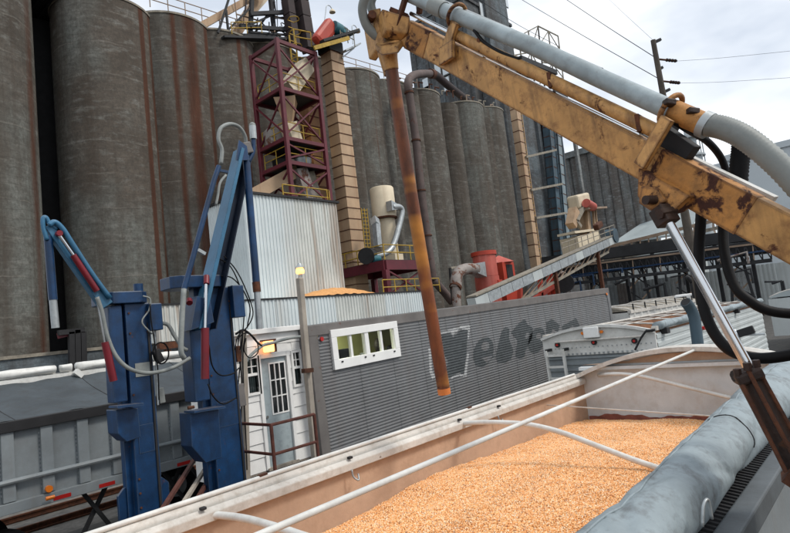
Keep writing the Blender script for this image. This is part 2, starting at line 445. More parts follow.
m_siding = paint('pale_far_siding', (0.46, 0.50, 0.50), 0.6, var=0.15, sc_=0.4, streak=0.3, streak_col=(0.3, 0.3, 0.28))
m_fardark = paint('dark_trestle_steel', (0.028, 0.030, 0.034), 0.75, var=0.5, sc_=0.6)
m_tanrail = paint('tan_gallery_rail', (0.30, 0.22, 0.16), 0.7, var=0.3, sc_=0.8)
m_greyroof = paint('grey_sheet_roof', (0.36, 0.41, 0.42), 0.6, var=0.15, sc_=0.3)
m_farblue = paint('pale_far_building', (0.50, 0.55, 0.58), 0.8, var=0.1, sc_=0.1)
m_reflect = paint('red_reflector', (0.45, 0.018, 0.015), 0.3, var=0.15)
m_amber = paint('amber_lens', (0.75, 0.20, 0.02), 0.25, var=0.1)
m_teal = paint('teal_motor_paint', (0.02, 0.12, 0.15), 0.5, var=0.3)
m_glass = glass('window_glass')
m_darkglass = paint('dark_window_glass', (0.012, 0.016, 0.018), 0.08, var=0.1, bstr=0.0)
m_lightglass = paint('painted_sky_pane', (0.62, 0.68, 0.72), 0.15, var=0.1, bstr=0.0)  # pale sky reflection is put into the pane colour
m_lamp = emit('sodium_lamp', (1.0, 0.42, 0.11), 2.6)
m_lampglow = emit('sodium_diffuser', (1.0, 0.50, 0.16), 2.6)
m_walllamp = emit('wall_lamp_lens', (1.0, 0.42, 0.14), 2.0)
m_bulb = emit('tower_bulb', (1.0, 0.8, 0.5), 8)
m_tube = emit('office_ceiling_light', (1.0, 0.95, 0.7), 24)

# ------------------------------------------------------------------ ground
g = B(); g.quad((-1500, -1500, 0), (1500, -1500, 0), (1500, 1500, 0), (-1500, 1500, 0))
struct(obj('ground', g, m_gravel))
m_road = paint('worn_asphalt_lane', (0.06, 0.058, 0.055), 0.9, var=0.4, sc_=1.2, dirt=0.5, dirt_col=(0.16, 0.14, 0.11), bstr=0.5)
g = B(); g.quad((-40, -3, 0.004), (120, -3, 0.004), (120, 15.2, 0.004), (-40, 15.2, 0.004))
struct(obj('truck_lane', g, m_road))
for k, (yy, lab) in enumerate(((16.3, 'nearer rusty rail set in gravel behind the grey trailer'), (17.75, 'farther rusty rail set in gravel near the silos'))):
    b = B(); b.bar((-30, yy, 0.03), (60, yy, 0.03), 0.14, 0.03); b.bar((-30, yy, 0.085), (60, yy, 0.085), 0.02, 0.09); b.bar((-30, yy, 0.15), (60, yy, 0.15), 0.07, 0.04)
    tag(obj('rail', b, m_rust), lab, 'rail', 'railway rails by the silos')

# ------------------------------------------------------------------ concrete silo row
SILO_Y = 42.4
SEGS = 128
def silo(x, y, r, h, label, stains=(), group='grey concrete silos in the long row', mat=None, slab=True):
    b = B()
    zs = [0, h*0.25, h*0.5, h*0.75, h]
    b.lathe((0, 0, 0), [(r, z) for z in zs], SEGS)
    root = thing('concrete_silo', label, 'silo', (x, y, 0), group=group)
    o = obj('silo_wall', b, mat or m_conc, root, local=True, smooth=False, auto=40)
    at = o.data.attributes.new('stain', 'FLOAT', 'POINT')
    vals = []
    for v in o.data.vertices:
        a = math.atan2(v.co.y, v.co.x); s = 0.0
        for ang, wd, st in stains:
            d = abs((a-ang+math.pi) % (2*math.pi)-math.pi)
            s = max(s, st*max(0.0, 1-(d/wd)**2))
        vals.append(s)
    at.data.foreach_set('value', vals)
    if slab:
        b = B(); b.lathe((0, 0, 0), [(r+0.07, h+0.0), (r+0.07, h+0.16), (0.4, h+0.5)], 64)
        obj('roof_slab', b, m_roofslab, root, local=True, auto=30)
    return root
A = lambda d: R(d)
# angle 247 deg faces the camera from the first silo
silo(9.19, SILO_Y, 3.49, 29.4, 'concrete silo at the far left edge, cut by the frame', [(A(-40), 0.2, 0.6)])
silo(17.6, SILO_Y, 3.49, 29.5, 'widest grey concrete silo right of the black gap, rust stripe down its right side', [(A(-64), 0.10, 1.0), (A(-47), 0.09, 0.75), (A(-38), 0.12, 0.6), (A(200), 0.3, 0.25)])
silo(22.71, SILO_Y, 3.49, 29.9, 'rust-stained brown concrete silo behind the taller blue sampler boom', [(A(-88), 0.24, 0.75), (A(-58), 0.12, 1.0), (A(-110), 0.10, 0.7)])
silo(27.03, SILO_Y, 3.49, 29.9, 'concrete silo left of the maroon steel tower with one rust streak', [(A(-85), 0.09, 0.9), (A(-70), 0.14, 0.5)])
silo(32.15, SILO_Y, 3.49, 30.3, 'concrete silo hidden mostly behind the maroon steel tower', [(A(-80), 0.15, 0.5)])
silo(38.42, SILO_Y, 3.49, 30.7, 'concrete silo just right of the beige elevator casing', [(A(-100), 0.10, 0.5)])
silo(43.72, SILO_Y, 3.49, 31.0, 'concrete silo behind the cream dust filter tank', [(A(-92), 0.06, 0.5)])
silo(48.64, SILO_Y, 3.49, 31.0, 'concrete silo behind the tall brown downspout pipe')
silo(54.8, SILO_Y, 3.49, 31.4, 'pale concrete silo right of the brown downspout pipe')
silo(60.94, SILO_Y, 2.2, 31.7, 'narrow concrete interstice bin between two pale silos', slab=False)
silo(64.73, SILO_Y, 3.49, 32.1, 'concrete silo above the red cyclone tank', [(A(-95), 0.08, 0.4)])
silo(70.12, SILO_Y, 3.49, 32.5, 'darker concrete silo at the right end of the long row', [(A(-90), 0.5, 0.3)])
for k, (x, lab) in enumerate(((35.3, 'slim concrete pilaster bin just behind the lit beige elevator casing'), (41.1, 'slim concrete pilaster bin left of the cream dust filter tank'), (46.2, 'slim concrete pilaster bin between the cream tank and the brown downspout'), (51.7, 'slim concrete pilaster bin just right of the brown downspout'), (67.5, 'slim concrete pilaster bin between the two rightmost silos of the row'))):
    silo(x, SILO_Y-1.75, 1.35, 30.2+0.06*(x-35), lab, slab=False, group='slim pilaster bins in the silo row')
# rear row closes the slot between the first two silos
silo(14.2, SILO_Y+6.0, 4.2, 29.2, 'shadowed rear concrete silo seen in the black gap at left', slab=False, group='rear silos', mat=m_gap_shade)
b = B(); b.box((11.6, 41.0, 29.7), (15.6, 49, 30.0))  # slab added over the beams to keep the gap dark
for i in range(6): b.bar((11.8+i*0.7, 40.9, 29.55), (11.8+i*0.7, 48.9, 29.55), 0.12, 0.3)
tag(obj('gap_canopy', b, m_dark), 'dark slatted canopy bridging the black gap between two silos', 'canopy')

def railing(name, pts, label, cat, mat, h=1.05, post=1.8, r=0.03, parent=None, rails=2, group=None):
    root = parent
    if root is None:
        root = thing(name, label, cat, pts[0], group=group)
    for i in range(len(pts)-1):
        p, q = Vector(pts[i]), Vector(pts[i+1]); n = max(1, round((q-p).length/post))
        for k in range(n+1):
            if k == 0 and i > 0: continue
            c = p.lerp(q, k/n)
            obj('rail_post', B().tube([c, c+Vector((0, 0, h))], r, 6), mat, root)
        for k in range(rails):
            z = h*(1-k*0.5)
            obj('guard_rail', B().tube([p+Vector((0, 0, z)), q+Vector((0, 0, z))], r, 6), mat, root)
    return root
railing('roof_railing', [(20.2, 39.8, 30.3), (24.6, 39.8, 30.5), (29.5, 39.8, 30.7)], 'thin pale guard rail on the silo roofs at upper left', 'railing', m_tanrail, h=1.3, r=0.04, post=1.7)
railing('roof_railing', [(40.5, 39.9, 31.1), (47.0, 39.9, 31.5), (53, 39.9, 31.8)], 'thin pale guard rail on the silo roofs right of the elevator', 'railing', m_tanrail, h=1.2, r=0.04, post=1.9)
# small roof clutter, brown pipe stubs on the right silo roofs
root = thing('roof_pipework', 'rusty pipe stubs and brackets on the roof of the right-hand silos', 'pipework', (58, 40, 31.6))
for i in range(16):
    x = 49+i*1.4+random.uniform(-.4, .4); z = 31.3+i*0.09
    hh = random.uniform(.4, 1.3)
    obj('pipe_stub', B().tube([(x, 39.6, z), (x, 39.6, z+hh), (x+random.uniform(.3, .9), 39.6, z+hh+.1)], 0.09, 6), random.choice((m_rust, m_tanrail, m_roofslab)), root)

# ------------------------------------------------------------------ roof gallery and head frame above the silos
root = thing('roof_conveyor', 'beige inclined conveyor gallery crossing the sky above the silos', 'conveyor', (27, 41, 30.6))
obj('gallery_tube', B().bar((24.082, 40.000, 29.853), (31.197, 40.000, 35.806), 0.55, 0.55), m_beige, root)
obj('gallery_tube', B().bar((28.396, 41.000, 31.054), (32.523, 41.000, 37.425), 0.8, 0.8), m_beige, root)
obj('gallery_tube', B().bar((30.575, 42.000, 33.774), (35.865, 42.000, 40.322), 0.5, 0.5), m_cream, root)
root = thing('steel_headframe', 'black steel frame and braces behind the maroon tower top', 'steel frame', (33, 39.5, 30.4))
obj('frame_member', B().bar((25.475, 39.000, 29.504), (26.986, 39.000, 33.427), 0.16), m_fardark, root)
obj('frame_member', B().bar((26.598, 39.150, 29.485), (26.552, 39.150, 31.982), 0.16), m_fardark, root)
obj('frame_member', B().bar((28.833, 39.300, 30.068), (29.509, 39.300, 34.526), 0.32), m_fardark, root)
obj('frame_member', B().bar((31.740, 39.450, 31.232), (31.654, 39.450, 35.408), 0.32), m_fardark, root)
obj('frame_member', B().bar((28.874, 39.000, 32.361), (33.464, 39.000, 34.161), 0.32), m_fardark, root)
obj('frame_member', B().bar((26.321, 39.150, 29.576), (31.521, 39.150, 31.224), 0.32), m_fardark, root)
obj('frame_member', B().bar((26.673, 39.300, 30.293), (29.394, 39.300, 33.440), 0.16), m_fardark, root)
obj('frame_member', B().bar((28.944, 39.450, 30.168), (31.737, 39.450, 34.160), 0.16), m_fardark, root)
obj('frame_member', B().bar((27.711, 39.000, 30.859), (33.239, 39.000, 32.294), 0.32), m_fardark, root)
obj('frame_member', B().bar((29.097, 39.150, 31.574), (33.916, 39.150, 34.996), 0.16), m_fardark, root)
obj('frame_member', B().bar((30.131, 39.300, 30.471), (34.897, 39.300, 34.193), 0.16), m_fardark, root)
obj('frame_member', B().bar((33.206, 39.450, 31.098), (33.325, 39.450, 36.037), 0.16), m_fardark, root)
obj('frame_member', B().bar((28.693, 39.000, 30.630), (34.395, 39.000, 32.067), 0.16), m_fardark, root)
for k in range(26):
    x0_ = 27.5+random.uniform(0, 8.5); z0_ = 30.6+random.uniform(0, 3.5); v_ = random.random() < 0.5
    obj('frame_member', B().bar((x0_, 39.4+random.uniform(-.5, .8), z0_), (x0_+(random.uniform(-.5, .5) if v_ else random.uniform(1.2, 3.4)), 39.4, z0_+(random.uniform(1.5, 3.4) if v_ else random.uniform(-1.2, 1.6))), random.uniform(0.06, 0.13)), random.choice((m_fardark, m_fardark, m_darkbrown, m_tanrail)), root)
for k in range(10):
    x = 28.6+k*0.62
    obj('frame_member', B().bar((x, 38.6, 30.9+0.35*(k % 3)), (x+0.9, 39.6, 32.2+0.5*(k % 2)), 0.10), random.choice((m_fardark, m_darkbrown, m_tanrail)), root)
railing('deck_railing', [(26.623, 38.700, 29.650), (29.744, 38.700, 30.741)], '', '', m_rail, parent=root, r=0.04)
obj('deck_plate', B().bar((25.816, 39.000, 29.173), (33.358, 39.000, 31.344), 0.8, 0.18), m_fardark, root)
for k, (a, c, wd) in enumerate((((294, 44), (287, -16), 0.95), ((307, 48), (299, -14), 1.25))):
    p, q = (((33.097, 38.500, 30.457), (32.777, 38.500, 36.449)), ((34.589, 38.300, 30.426), (34.176, 38.300, 36.693)))[k]
    root = thing('dark_duct', ('narrower dark brown duct rising off the roof into the top frame', 'wider dark brown duct rising off the roof beside the red drive cover')[k], 'duct', p, group='dark roof ducts')
    n = 4
    for i in range(n):
        obj('duct_section', B().bar(lerp(p, q, i/n), lerp(p, q, (i+1)/n-0.012), wd, wd*0.8), m_darkbrown, root)

# ------------------------------------------------------------------ headhouse behind the row
HX0, HY0 = 76.0, 46.0
hz = (79.860, 46.000, 54.856)[2]
root = thing('headhouse', 'tall grey concrete headhouse tower with small windows behind the silo row', 'building', (HX0, HY0, 0))
yb = (76.000, 58.016, 51.653)[1]
b = B(); b.box((HX0, HY0, 0), (HX0+15, yb, hz)); obj('wall', b, m_conc_dark, root)
b = B(); b.box((HX0-0.25, HY0-0.25, hz), (HX0+15.2, yb+0.25, hz+0.5)); obj('parapet', b, m_conc_dark, root)
b = B(); b.box((HX0+5.5, HY0-0.8, 0), (HX0+13, HY0+9, hz+14)); obj('stair_tower', b, m_conc_dark, root)
b = B(); b.box((HX0+3.5, HY0+1.8, hz+.5), (HX0+18, HY0+12, hz+13)); obj('penthouse_wall', b, m_conc_dark, root)
for i in range(5):   # buttress strips
    y = HY0+1+i*(yb-HY0-2)/4
    b = B(); b.box((HX0-0.18, y-0.25, 0), (HX0, y+0.25, hz-0.4)); obj('pilaster', b, m_conc_dark, root)
def far_window(p, w, h, face, mat=m_lightglass):
    f = B(); s = B()
    if face == 'x':
        f.box((p[0]-0.10, p[1]-w/2-0.12, p[2]-h/2-0.12), (p[0]+0.05, p[1]+w/2+0.12, p[2]+h/2+0.12)); s.box((p[0]-0.13, p[1]-w/2, p[2]-h/2), (p[0]-0.105, p[1]+w/2, p[2]+h/2))
    else:
        f.box((p[0]-w/2-0.12, p[1]-0.10, p[2]-h/2-0.12), (p[0]+w/2+0.12, p[1]+0.05, p[2]+h/2+0.12)); s.box((p[0]-w/2, p[1]-0.13, p[2]-h/2), (p[0]+w/2, p[1]-0.105, p[2]+h/2))
    o = obj('window', f, m_conc_far, root); obj('pane', s, mat, o)
for p in ((75.800, 56.585, 50.887), (75.800, 52.425, 45.143), (75.800, 50.890, 44.877), (75.800, 55.263, 43.601), (75.800, 51.004, 42.154), (75.800, 55.265, 42.180)):
    far_window(p, 1.1, 2.2 if p[2] < hz-5 else 1.7, 'x')
for p in ((81.250, 45.800, 54.368), (86.847, 45.800, 57.838), (93.718, 47.700, 61.868)):
    far_window(p, 1.3, 2.6, 'y')

# ------------------------------------------------------------------ lattice cage, beige leg and blue legs right of the headhouse
root = thing('lattice_cage', 'pale open lattice cage structure on the headhouse flank', 'steel lattice', (95.278, 45.000, 37.819))
def lattice_panel(c00, c10, c11, c01, nu, nv, mat, root, r=0.2):
    P = lambda u, v: lerp(lerp(c00, c10, u), lerp(c01, c11, u), v)
    for i in range(nu+1): obj('lattice_bar', B().bar(P(i/nu, 0), P(i/nu, 1), r), mat, root)
    for j in range(nv+1): obj('lattice_bar', B().bar(P(0, j/nv), P(1, j/nv), r), mat, root)
    for i in range(nu):
        for j in range(nv):
            a, c = (P(i/nu, j/nv), P((i+1)/nu, (j+1)/nv)) if (i+j) % 2 else (P((i+1)/nu, j/nv), P(i/nu, (j+1)/nv))
            obj('lattice_brace', B().bar(a, c, r*0.7), mat, root)
lattice_panel((99.024, 45.000, 42.476), (108.313, 45.000, 46.252), (109.070, 45.000, 58.388), (100.339, 45.000, 57.657), 2, 4, m_roofslab, root)
lattice_panel((99.024, 45.000, 42.476), (91.557, 47.000, 44.539), (91.178, 47.000, 52.452), (100.339, 45.000, 57.657), 3, 3, m_roofslab, root)
obj('cage_floor', B().bar((89.665, 46.000, 47.790), (103.728, 46.000, 48.827), 4.0, 0.9), m_fardark, root)
obj('cage_floor', B().bar((88.794, 45.200, 48.330), (102.329, 45.200, 49.371), 0.4, 0.4), m_roofslab, root)
obj('cage_floor', B().bar((91.384, 46.000, 41.112), (107.959, 46.000, 45.696), 3.0, 1.8), m_fardark, root)

def leg_casing(name, label, p, q, w, d, n, mat, group=None, ladder=None, cat='elevator leg'):
    """stack of flanged casing sections from p (bottom) to q (top)"""
    root = thing(name, label, cat, p, group=group)
    p, q = Vector(p), Vector(q)
    for i in range(n):
        a, c = p.lerp(q, i/n), p.lerp(q, (i+1)/n)
        o = obj('casing_section', B().bar(a, a.lerp(c, 0.93), w, d, up=(0, 1, 0)), mat, root)
        obj('flange', B().bar(a.lerp(c, 0.93), c, w*1.06, d*1.06, up=(0, 1, 0)), m_rust, o)
    return root
lg = leg_casing('grain_elevator', 'slim beige elevator leg with ladder running down beside the dark headhouse wall', (80.090, 42.000, 10.060), (80.614, 42.000, 39.243), 1.15, 1.15, 16, m_beige)
for k in range(2):
    o = (0.75+k*0.55, -0.4, 0)
    obj('ladder_stile', B().bar(add((80.090, 42.000, 10.060), o), add((80.614, 42.000, 39.243), o), 0.14), m_beige, lg)
for k in range(44):
    c = lerp((80.090, 42.000, 10.060), (80.614, 42.000, 39.243), (k+0.5)/44)
    obj('rung', B().bar(add(c, (0.75, -0.4, 0)), add(c, (1.30, -0.4, 0)), 0.08), m_rail, lg)
for k, (v0, v1) in enumerate(((160, 155), (196, 191), (230, 226))):
    p = (((80.442, 41.200, 27.570), (91.679, 41.200, 30.461)), ((80.533, 41.200, 22.262), (92.050, 41.200, 24.486)), ((80.858, 41.200, 17.817), (91.923, 41.200, 19.390)))[k]
    tag(obj('tie_beam', B().bar(p[0], p[1], 0.3, 0.35), m_roofslab), ('upper', 'middle', 'lowest')[k]+' pale tie beam between the beige leg and the blue legs', 'beam', 'tie beams')
# dark wall mass between the legs
b = B(); b.box((78, 43.8, 0), (101, 45.9, (102.519, 43.800, 42.831)[2])); 
root = thing('annex_building', 'dark weathered concrete annex wall behind the beige and blue legs', 'building', (78, 43.8, 0))
obj('wall', b, m_conc_dark, root)
for i, u in enumerate(((90.995, 43.600, 31.069)[0], (93.340, 43.600, 31.435)[0], (105.973, 43.600, 33.407)[0])):
    b = B(); b.box((u-.5, 43.3, 0), (u+.5, 43.8, (102.243, 43.800, 41.972)[2]-i)); obj('pilaster', b, (m_conc_dark, m_darkbrown, m_conc_far)[i], root)
for k, (p, q, mat) in enumerate((((89.673, 42.500, 11.123), (92.849, 42.500, 36.866), m_slate), ((92.347, 42.500, 12.350), (95.720, 42.500, 37.442), m_paleslate))):
    l2 = leg_casing('grain_elevator', ('dark blue elevator leg standing right of the beige leg', 'pale blue elevator leg next to the dark blue one')[k], p, q, 1.5, 1.3, 14, mat, group='blue elevator legs')
    for s in (0.9, -0.9):
        obj('guide_rail', B().bar(add(p, (s, -0.75, 0)), add(q, (s, -0.75, 0)), 0.14), m_slate, l2)

# ------------------------------------------------------------------ right-hand far silos
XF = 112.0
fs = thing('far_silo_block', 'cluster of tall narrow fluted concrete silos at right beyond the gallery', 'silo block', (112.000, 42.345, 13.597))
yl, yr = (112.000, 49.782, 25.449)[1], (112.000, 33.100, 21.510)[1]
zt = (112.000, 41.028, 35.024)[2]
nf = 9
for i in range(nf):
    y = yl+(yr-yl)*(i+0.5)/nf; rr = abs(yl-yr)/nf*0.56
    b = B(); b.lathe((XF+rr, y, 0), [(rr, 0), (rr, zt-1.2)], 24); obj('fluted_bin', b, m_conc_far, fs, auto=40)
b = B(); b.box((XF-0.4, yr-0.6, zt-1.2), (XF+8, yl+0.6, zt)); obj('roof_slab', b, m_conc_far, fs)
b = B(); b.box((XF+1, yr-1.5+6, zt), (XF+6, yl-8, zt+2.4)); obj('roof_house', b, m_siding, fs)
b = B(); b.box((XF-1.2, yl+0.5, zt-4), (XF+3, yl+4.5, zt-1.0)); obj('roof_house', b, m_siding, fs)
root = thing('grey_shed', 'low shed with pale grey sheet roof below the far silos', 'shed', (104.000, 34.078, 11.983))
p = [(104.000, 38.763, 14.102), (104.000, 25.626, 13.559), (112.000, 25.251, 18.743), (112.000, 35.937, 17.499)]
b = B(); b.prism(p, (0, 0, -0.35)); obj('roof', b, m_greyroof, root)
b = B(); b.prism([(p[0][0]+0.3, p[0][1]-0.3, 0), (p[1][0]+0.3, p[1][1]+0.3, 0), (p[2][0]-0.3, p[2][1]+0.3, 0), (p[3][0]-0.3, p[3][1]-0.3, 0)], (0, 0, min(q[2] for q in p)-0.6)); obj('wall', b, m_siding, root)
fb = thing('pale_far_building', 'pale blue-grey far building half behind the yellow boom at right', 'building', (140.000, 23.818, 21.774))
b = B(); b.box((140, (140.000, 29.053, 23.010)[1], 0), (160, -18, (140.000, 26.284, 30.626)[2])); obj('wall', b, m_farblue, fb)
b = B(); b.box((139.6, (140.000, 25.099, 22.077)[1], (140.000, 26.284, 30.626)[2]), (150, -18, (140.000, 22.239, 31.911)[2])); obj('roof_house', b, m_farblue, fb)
ft = thing('far_pipe_tower', 'distant pale pipe tower with ring platforms above the boom at right', 'tower', (125.000, 29.560, 11.623))
c = (125.000, 27.852, 21.411)
zt2 = (125.000, 25.865, 37.686)[2]
b = B(); b.lathe((c[0], c[1], 0), [(1.5, 0), (1.5, zt2*0.8), (1.0, zt2*0.86), (1.0, zt2)], 20); obj('stack_shell', b, m_farblue, ft, auto=40)
for z in (0.62, 0.72, 0.80, 0.9):
    b = B(); b.lathe((c[0], c[1], zt2*z), [(2.2, 0), (2.2, 0.35)], 20); obj('platform_ring', b, m_galv, ft, auto=40)
for k in range(6):
    a = k*math.pi/3
    obj('ladder_pipe', B().tube([(c[0]+2*math.cos(a), c[1]+2*math.sin(a), 0), (c[0]+2*math.cos(a), c[1]+2*math.sin(a), zt2*0.93)], 0.12, 5), m_galv, ft)

# ------------------------------------------------------------------ crossing conveyor gallery on trestles (runs away to the left along Y)
XG = 74.0
root = thing('conveyor_gallery', 'dark steel conveyor gallery on trestle legs crossing behind the parked trucks', 'conveyor gallery', (XG, 28, 0))
def gy(u): return u
lines = (((74.000, 37.297, 10.213), (74.000, 10.334, 9.207), 1.9, m_fardark), ((74.000, 37.580, 8.402), (74.000, 10.570, 7.690), 2.2, m_fardark), ((72.500, 34.486, 8.930), (72.500, 10.290, 8.038), 0.28, m_tanrail), ((72.500, 34.675, 7.725), (72.500, 10.422, 7.188), 0.25, m_blue))
for p, q, w, m in lines: obj('chord', B().bar(p, q, w, w*0.7), m, root)
n = 30
for i in range(n+1):
    a, c = lerp(lines[2][0], lines[2][1], i/n), lerp(lines[3][0], lines[3][1], i/n)
    obj('gallery_post', B().bar(a, add(c, (0, 0, -1.0)), 0.12), m_tanrail if i % 4 == 0 else m_fardark, root)
    if i < n:
        c2 = lerp(lines[3][0], lines[3][1], (i+1)/n)
        obj('gallery_brace', B().bar(a, add(c2, (0, 0, -1.0)), 0.12), m_fardark, root)
obj('chord', B().bar(add(lines[3][0], (0, 0, -1.1)), add(lines[3][1], (0, 0, -1.1)), 0.5, 0.4), m_fardark, root)
for i in range(5):
    t = (i+0.4)/5; a = lerp(lines[1][0], lines[1][1], t)
    for s in (-0.8, 0.8):
        obj('trestle_leg', B().bar((a[0]-1, a[1]+s*0.6, a[2]), (a[0]-1, a[1]+s*1.6, 0), 0.28), m_fardark, root)
    for z in (0.3, 0.62):
        obj('trestle_brace', B().bar((a[0]-1, a[1]-1.2, a[2]*z), (a[0]-1, a[1]+1.2, a[2]*(z+0.26)), 0.15), m_fardark, root)
        obj('trestle_brace', B().bar((a[0]-1, a[1]+1.2, a[2]*z), (a[0]-1, a[1]-1.2, a[2]*(z+0.26)), 0.15), m_tanrail, root)
root = thing('upper_walkway', 'tan pipe-railed upper walkway rising behind the black hoses', 'walkway', (80.000, 26.004, 11.455))
wl_ = (((80.000, 31.633, 11.206), (80.000, 11.226, 12.562)), ((80.000, 31.809, 10.079), (80.000, 11.373, 11.620)), ((78.000, 33.334, 9.021), (78.000, 11.267, 10.279)))
for i, (p, q) in enumerate(wl_): obj('chord', B().bar(p, q, 0.35, 0.4), (m_tanrail, m_roofslab, m_roofslab)[i], root)
for i in range(19):
    t = i/18
    obj('walkway_post', B().bar(lerp(*wl_[0], t), lerp(*wl_[1], t), 0.14), m_tanrail, root)
    obj('walkway_brace', B().bar(lerp(*wl_[1], t), lerp(*wl_[2], min(1, t+0.05)), 0.12), m_tanrail, root)
for i in range(6):
    a = lerp(*wl_[2], (i+.5)/6); obj('walkway_leg', B().bar(a, (a[0], a[1], 0), 0.4), m_fardark, root)
# duct lines and bits under the gallery
root = thing('gallery_pipework', 'tangle of dark pipes and valves slung beneath the gallery', 'pipework', (XG-2.5, 30, 5))
for i in range(16):
    t = random.random(); a = lerp(lines[1][0], lines[1][1], t)
    z = a[2]*random.uniform(0.45, 0.95); L = random.uniform(0.8, 4)
    obj('pipe_run', B().tube([(XG-2.2, a[1], z), (XG-2.2, a[1]-L, z+random.uniform(-.2, .5)), (XG-2.2, a[1]-L, z-random.uniform(.3, 1.5))], random.uniform(.08, .22), 6), random.choice((m_fardark, m_fardark, m_tanrail, m_blue, m_rustduct, m_galv)), root)
# pale siding wall behind the trucks
root = thing('long_low_building', 'long low building with pale ribbed siding under the gallery', 'building', (82.000, 21.383, 3.948))
pa, pb = (82.000, 33.279, 5.906), (82.000, 11.508, 6.101)
zt3 = (pa[2]+pb[2])/2
for i in range(9):
    y0 = pa[1]+(pb[1]-pa[1])*i/9; y1 = pa[1]+(pb[1]-pa[1])*(i+0.985)/9
    b = B(); b.ribs((82, y0, 0), (0, y1-y0, 0), (0, 0, zt3), (-1, 0, 0), 0.45, 0.07)
    obj('siding_panel', b, (m_siding, m_galv, m_siding)[i % 3] if i > 3 else m_cframe if i == 1 else m_trailer_grey, root)
b = B(); b.box((82.2, pa[1], 0), (92, pb[1]-14, zt3-0.05)); obj('wall', b, m_siding, root)
# beige transfer tower with red motor
root = thing('transfer_tower', 'beige bucket elevator head with red motor on a narrow stand', 'elevator head', (74.750, 32.000, 9.364))
obj('tower_casing', B().bar((76.062, 32.000, 9.370), (77.381, 32.000, 16.775), 1.1, 1.2, up=(0, 1, 0)), m_beige, root)
for s in (-1.3, 0.9, 1.7):
    obj('tower_leg', B().bar(add((76.062, 32.000, 9.370), (s, -0.9, 0)), add((77.591, 32.000, 17.366), (s, -0.9, 0)), 0.28), m_beige, root)
obj('head_box', B().bar((72.911, 31.500, 17.291), (77.034, 31.500, 18.065), 1.7, 1.9), m_cream, root, bevel=0.3)
obj('drive_motor', B().tube([(73.544, 30.000, 16.995), (75.690, 30.000, 16.618)], 0.6, 14), m_tankred, root, auto=40)
obj('service_deck', B().bar((73.648, 31.000, 16.274), (80.269, 31.000, 16.911), 2.4, 0.25), m_tanrail, root)
obj('discharge_spout', B().bar((71.737, 31.000, 16.132), (70.080, 31.000, 13.895), 1.1, 1.1), m_beige, root)
obj('discharge_spout', B().bar((73.767, 30.600, 16.467), (70.917, 30.600, 14.520), 0.5, 0.5), m_roofslab, root)
obj('discharge_spout', B().bar((70.917, 30.600, 14.520), (71.881, 30.600, 13.774), 0.5, 0.5), m_roofslab, root)
obj('service_deck', B().bar((68.250, 31.000, 12.765), (75.900, 31.000, 13.504), 2.4, 0.3), m_cream, root)
obj('hopper', B().bar((68.896, 31.000, 11.238), (76.111, 31.000, 12.259), 2.4, 2.0), m_cream, root)
# inclined conveyor
root = thing('inclined_conveyor', 'pale grey inclined conveyor climbing from behind the grey van trailer', 'conveyor', (32.628, 22.000, 4.726))
pa, pb = (32.255, 22.000, 4.677), (59.155, 22.000, 9.998)
for i in range(16):
    a, c = lerp(pa, pb, i/16), lerp(pa, pb, (i+0.97)/16)
    obj('trough_section', B().bar(a, c, 0.7, 0.75), m_galv if i % 5 else m_siding, root)
obj('top_cover', B().bar(add(pa, (0, 0, 0.5)), add(pb, (0, 0, 0.5)), 0.85, 0.10), m_roofslab, root)
qa, qb = (39.041, 22.200, 4.587), (58.098, 22.200, 8.749)
obj('lower_chord', B().bar(qa, qb, 0.2), m_roofslab, root)
for i in range(14):
    obj('truss_web', B().bar(lerp(qa, qb, i/13), add(lerp(pa, pb, 0.36+0.62*i/13), (0, 0, -0.35)), 0.09), m_tanrail, root)
for i in (3, 9):
    a = lerp(pa, pb, 0.3+0.06*i); obj('conveyor_leg', B().bar(a, (a[0], a[1], 0), 0.3), m_rust, root)
obj('head_pulley_guard', B().tube([add(pb, (0, -0.5, 0.4)), add(pb, (0, 0.5, 0.4))], 0.75, 18), m_slate, root, auto=40)
obj('drive_motor', B().bar(add(pb, (-4.5, -0.3, 1.0)), add(pb, (-3.2, -0.3, 1.5)), 0.55, 0.6), m_rust, root, bevel=0.1)
railing('conveyor_rail', [add(pa, (14, -0.45, 3.6)), add(pb, (0, -0.45, 0.6))], '', '', m_roofslab, parent=root, h=0.9, post=1.5, r=0.04)

# ------------------------------------------------------------------ maroon steel tower
TY0 = 31.0
fl_b, fl_t = (25.032, 31.000, 13.457), (25.124, 31.000, 25.428)
TX0 = (fl_b[0]+fl_t[0])/2
TX1 = (28.670, 31.000, 19.948)[0]
TY1 = (25.120, 34.249, 20.729)[1]
tz_top = fl_t[2]
def tz(v): return v
ZA, ZB, ZC, ZD = (25.035, 31.000, 21.615)[2], (25.038, 31.000, 17.900)[2], (25.048, 31.000, 16.142)[2], (25.041, 31.000, 13.530)[2]
root = thing('maroon_steel_tower', 'maroon open steel tower with yellow guard rails above the white shed', 'steel tower', (TX0, TY0, ZD))
corners = ((TX0, TY0), (TX1, TY0), (TX1, TY1), (TX0, TY1))
for x, y in corners:
    obj('tower_leg', B().bar((x, y, ZD-3), (x, y, tz_top), 0.29, 0.29), m_maroon, root, bevel=0.03)
for z in (tz_top-0.2, ZA, ZB, ZC):
    for i in range(4):
        (xa, ya), (xb, yb_) = corners[i], corners[(i+1) % 4]
        obj('tower_beam', B().bar((xa, ya, z), (xb, yb_, z), 0.2, 0.27), m_maroon, root)
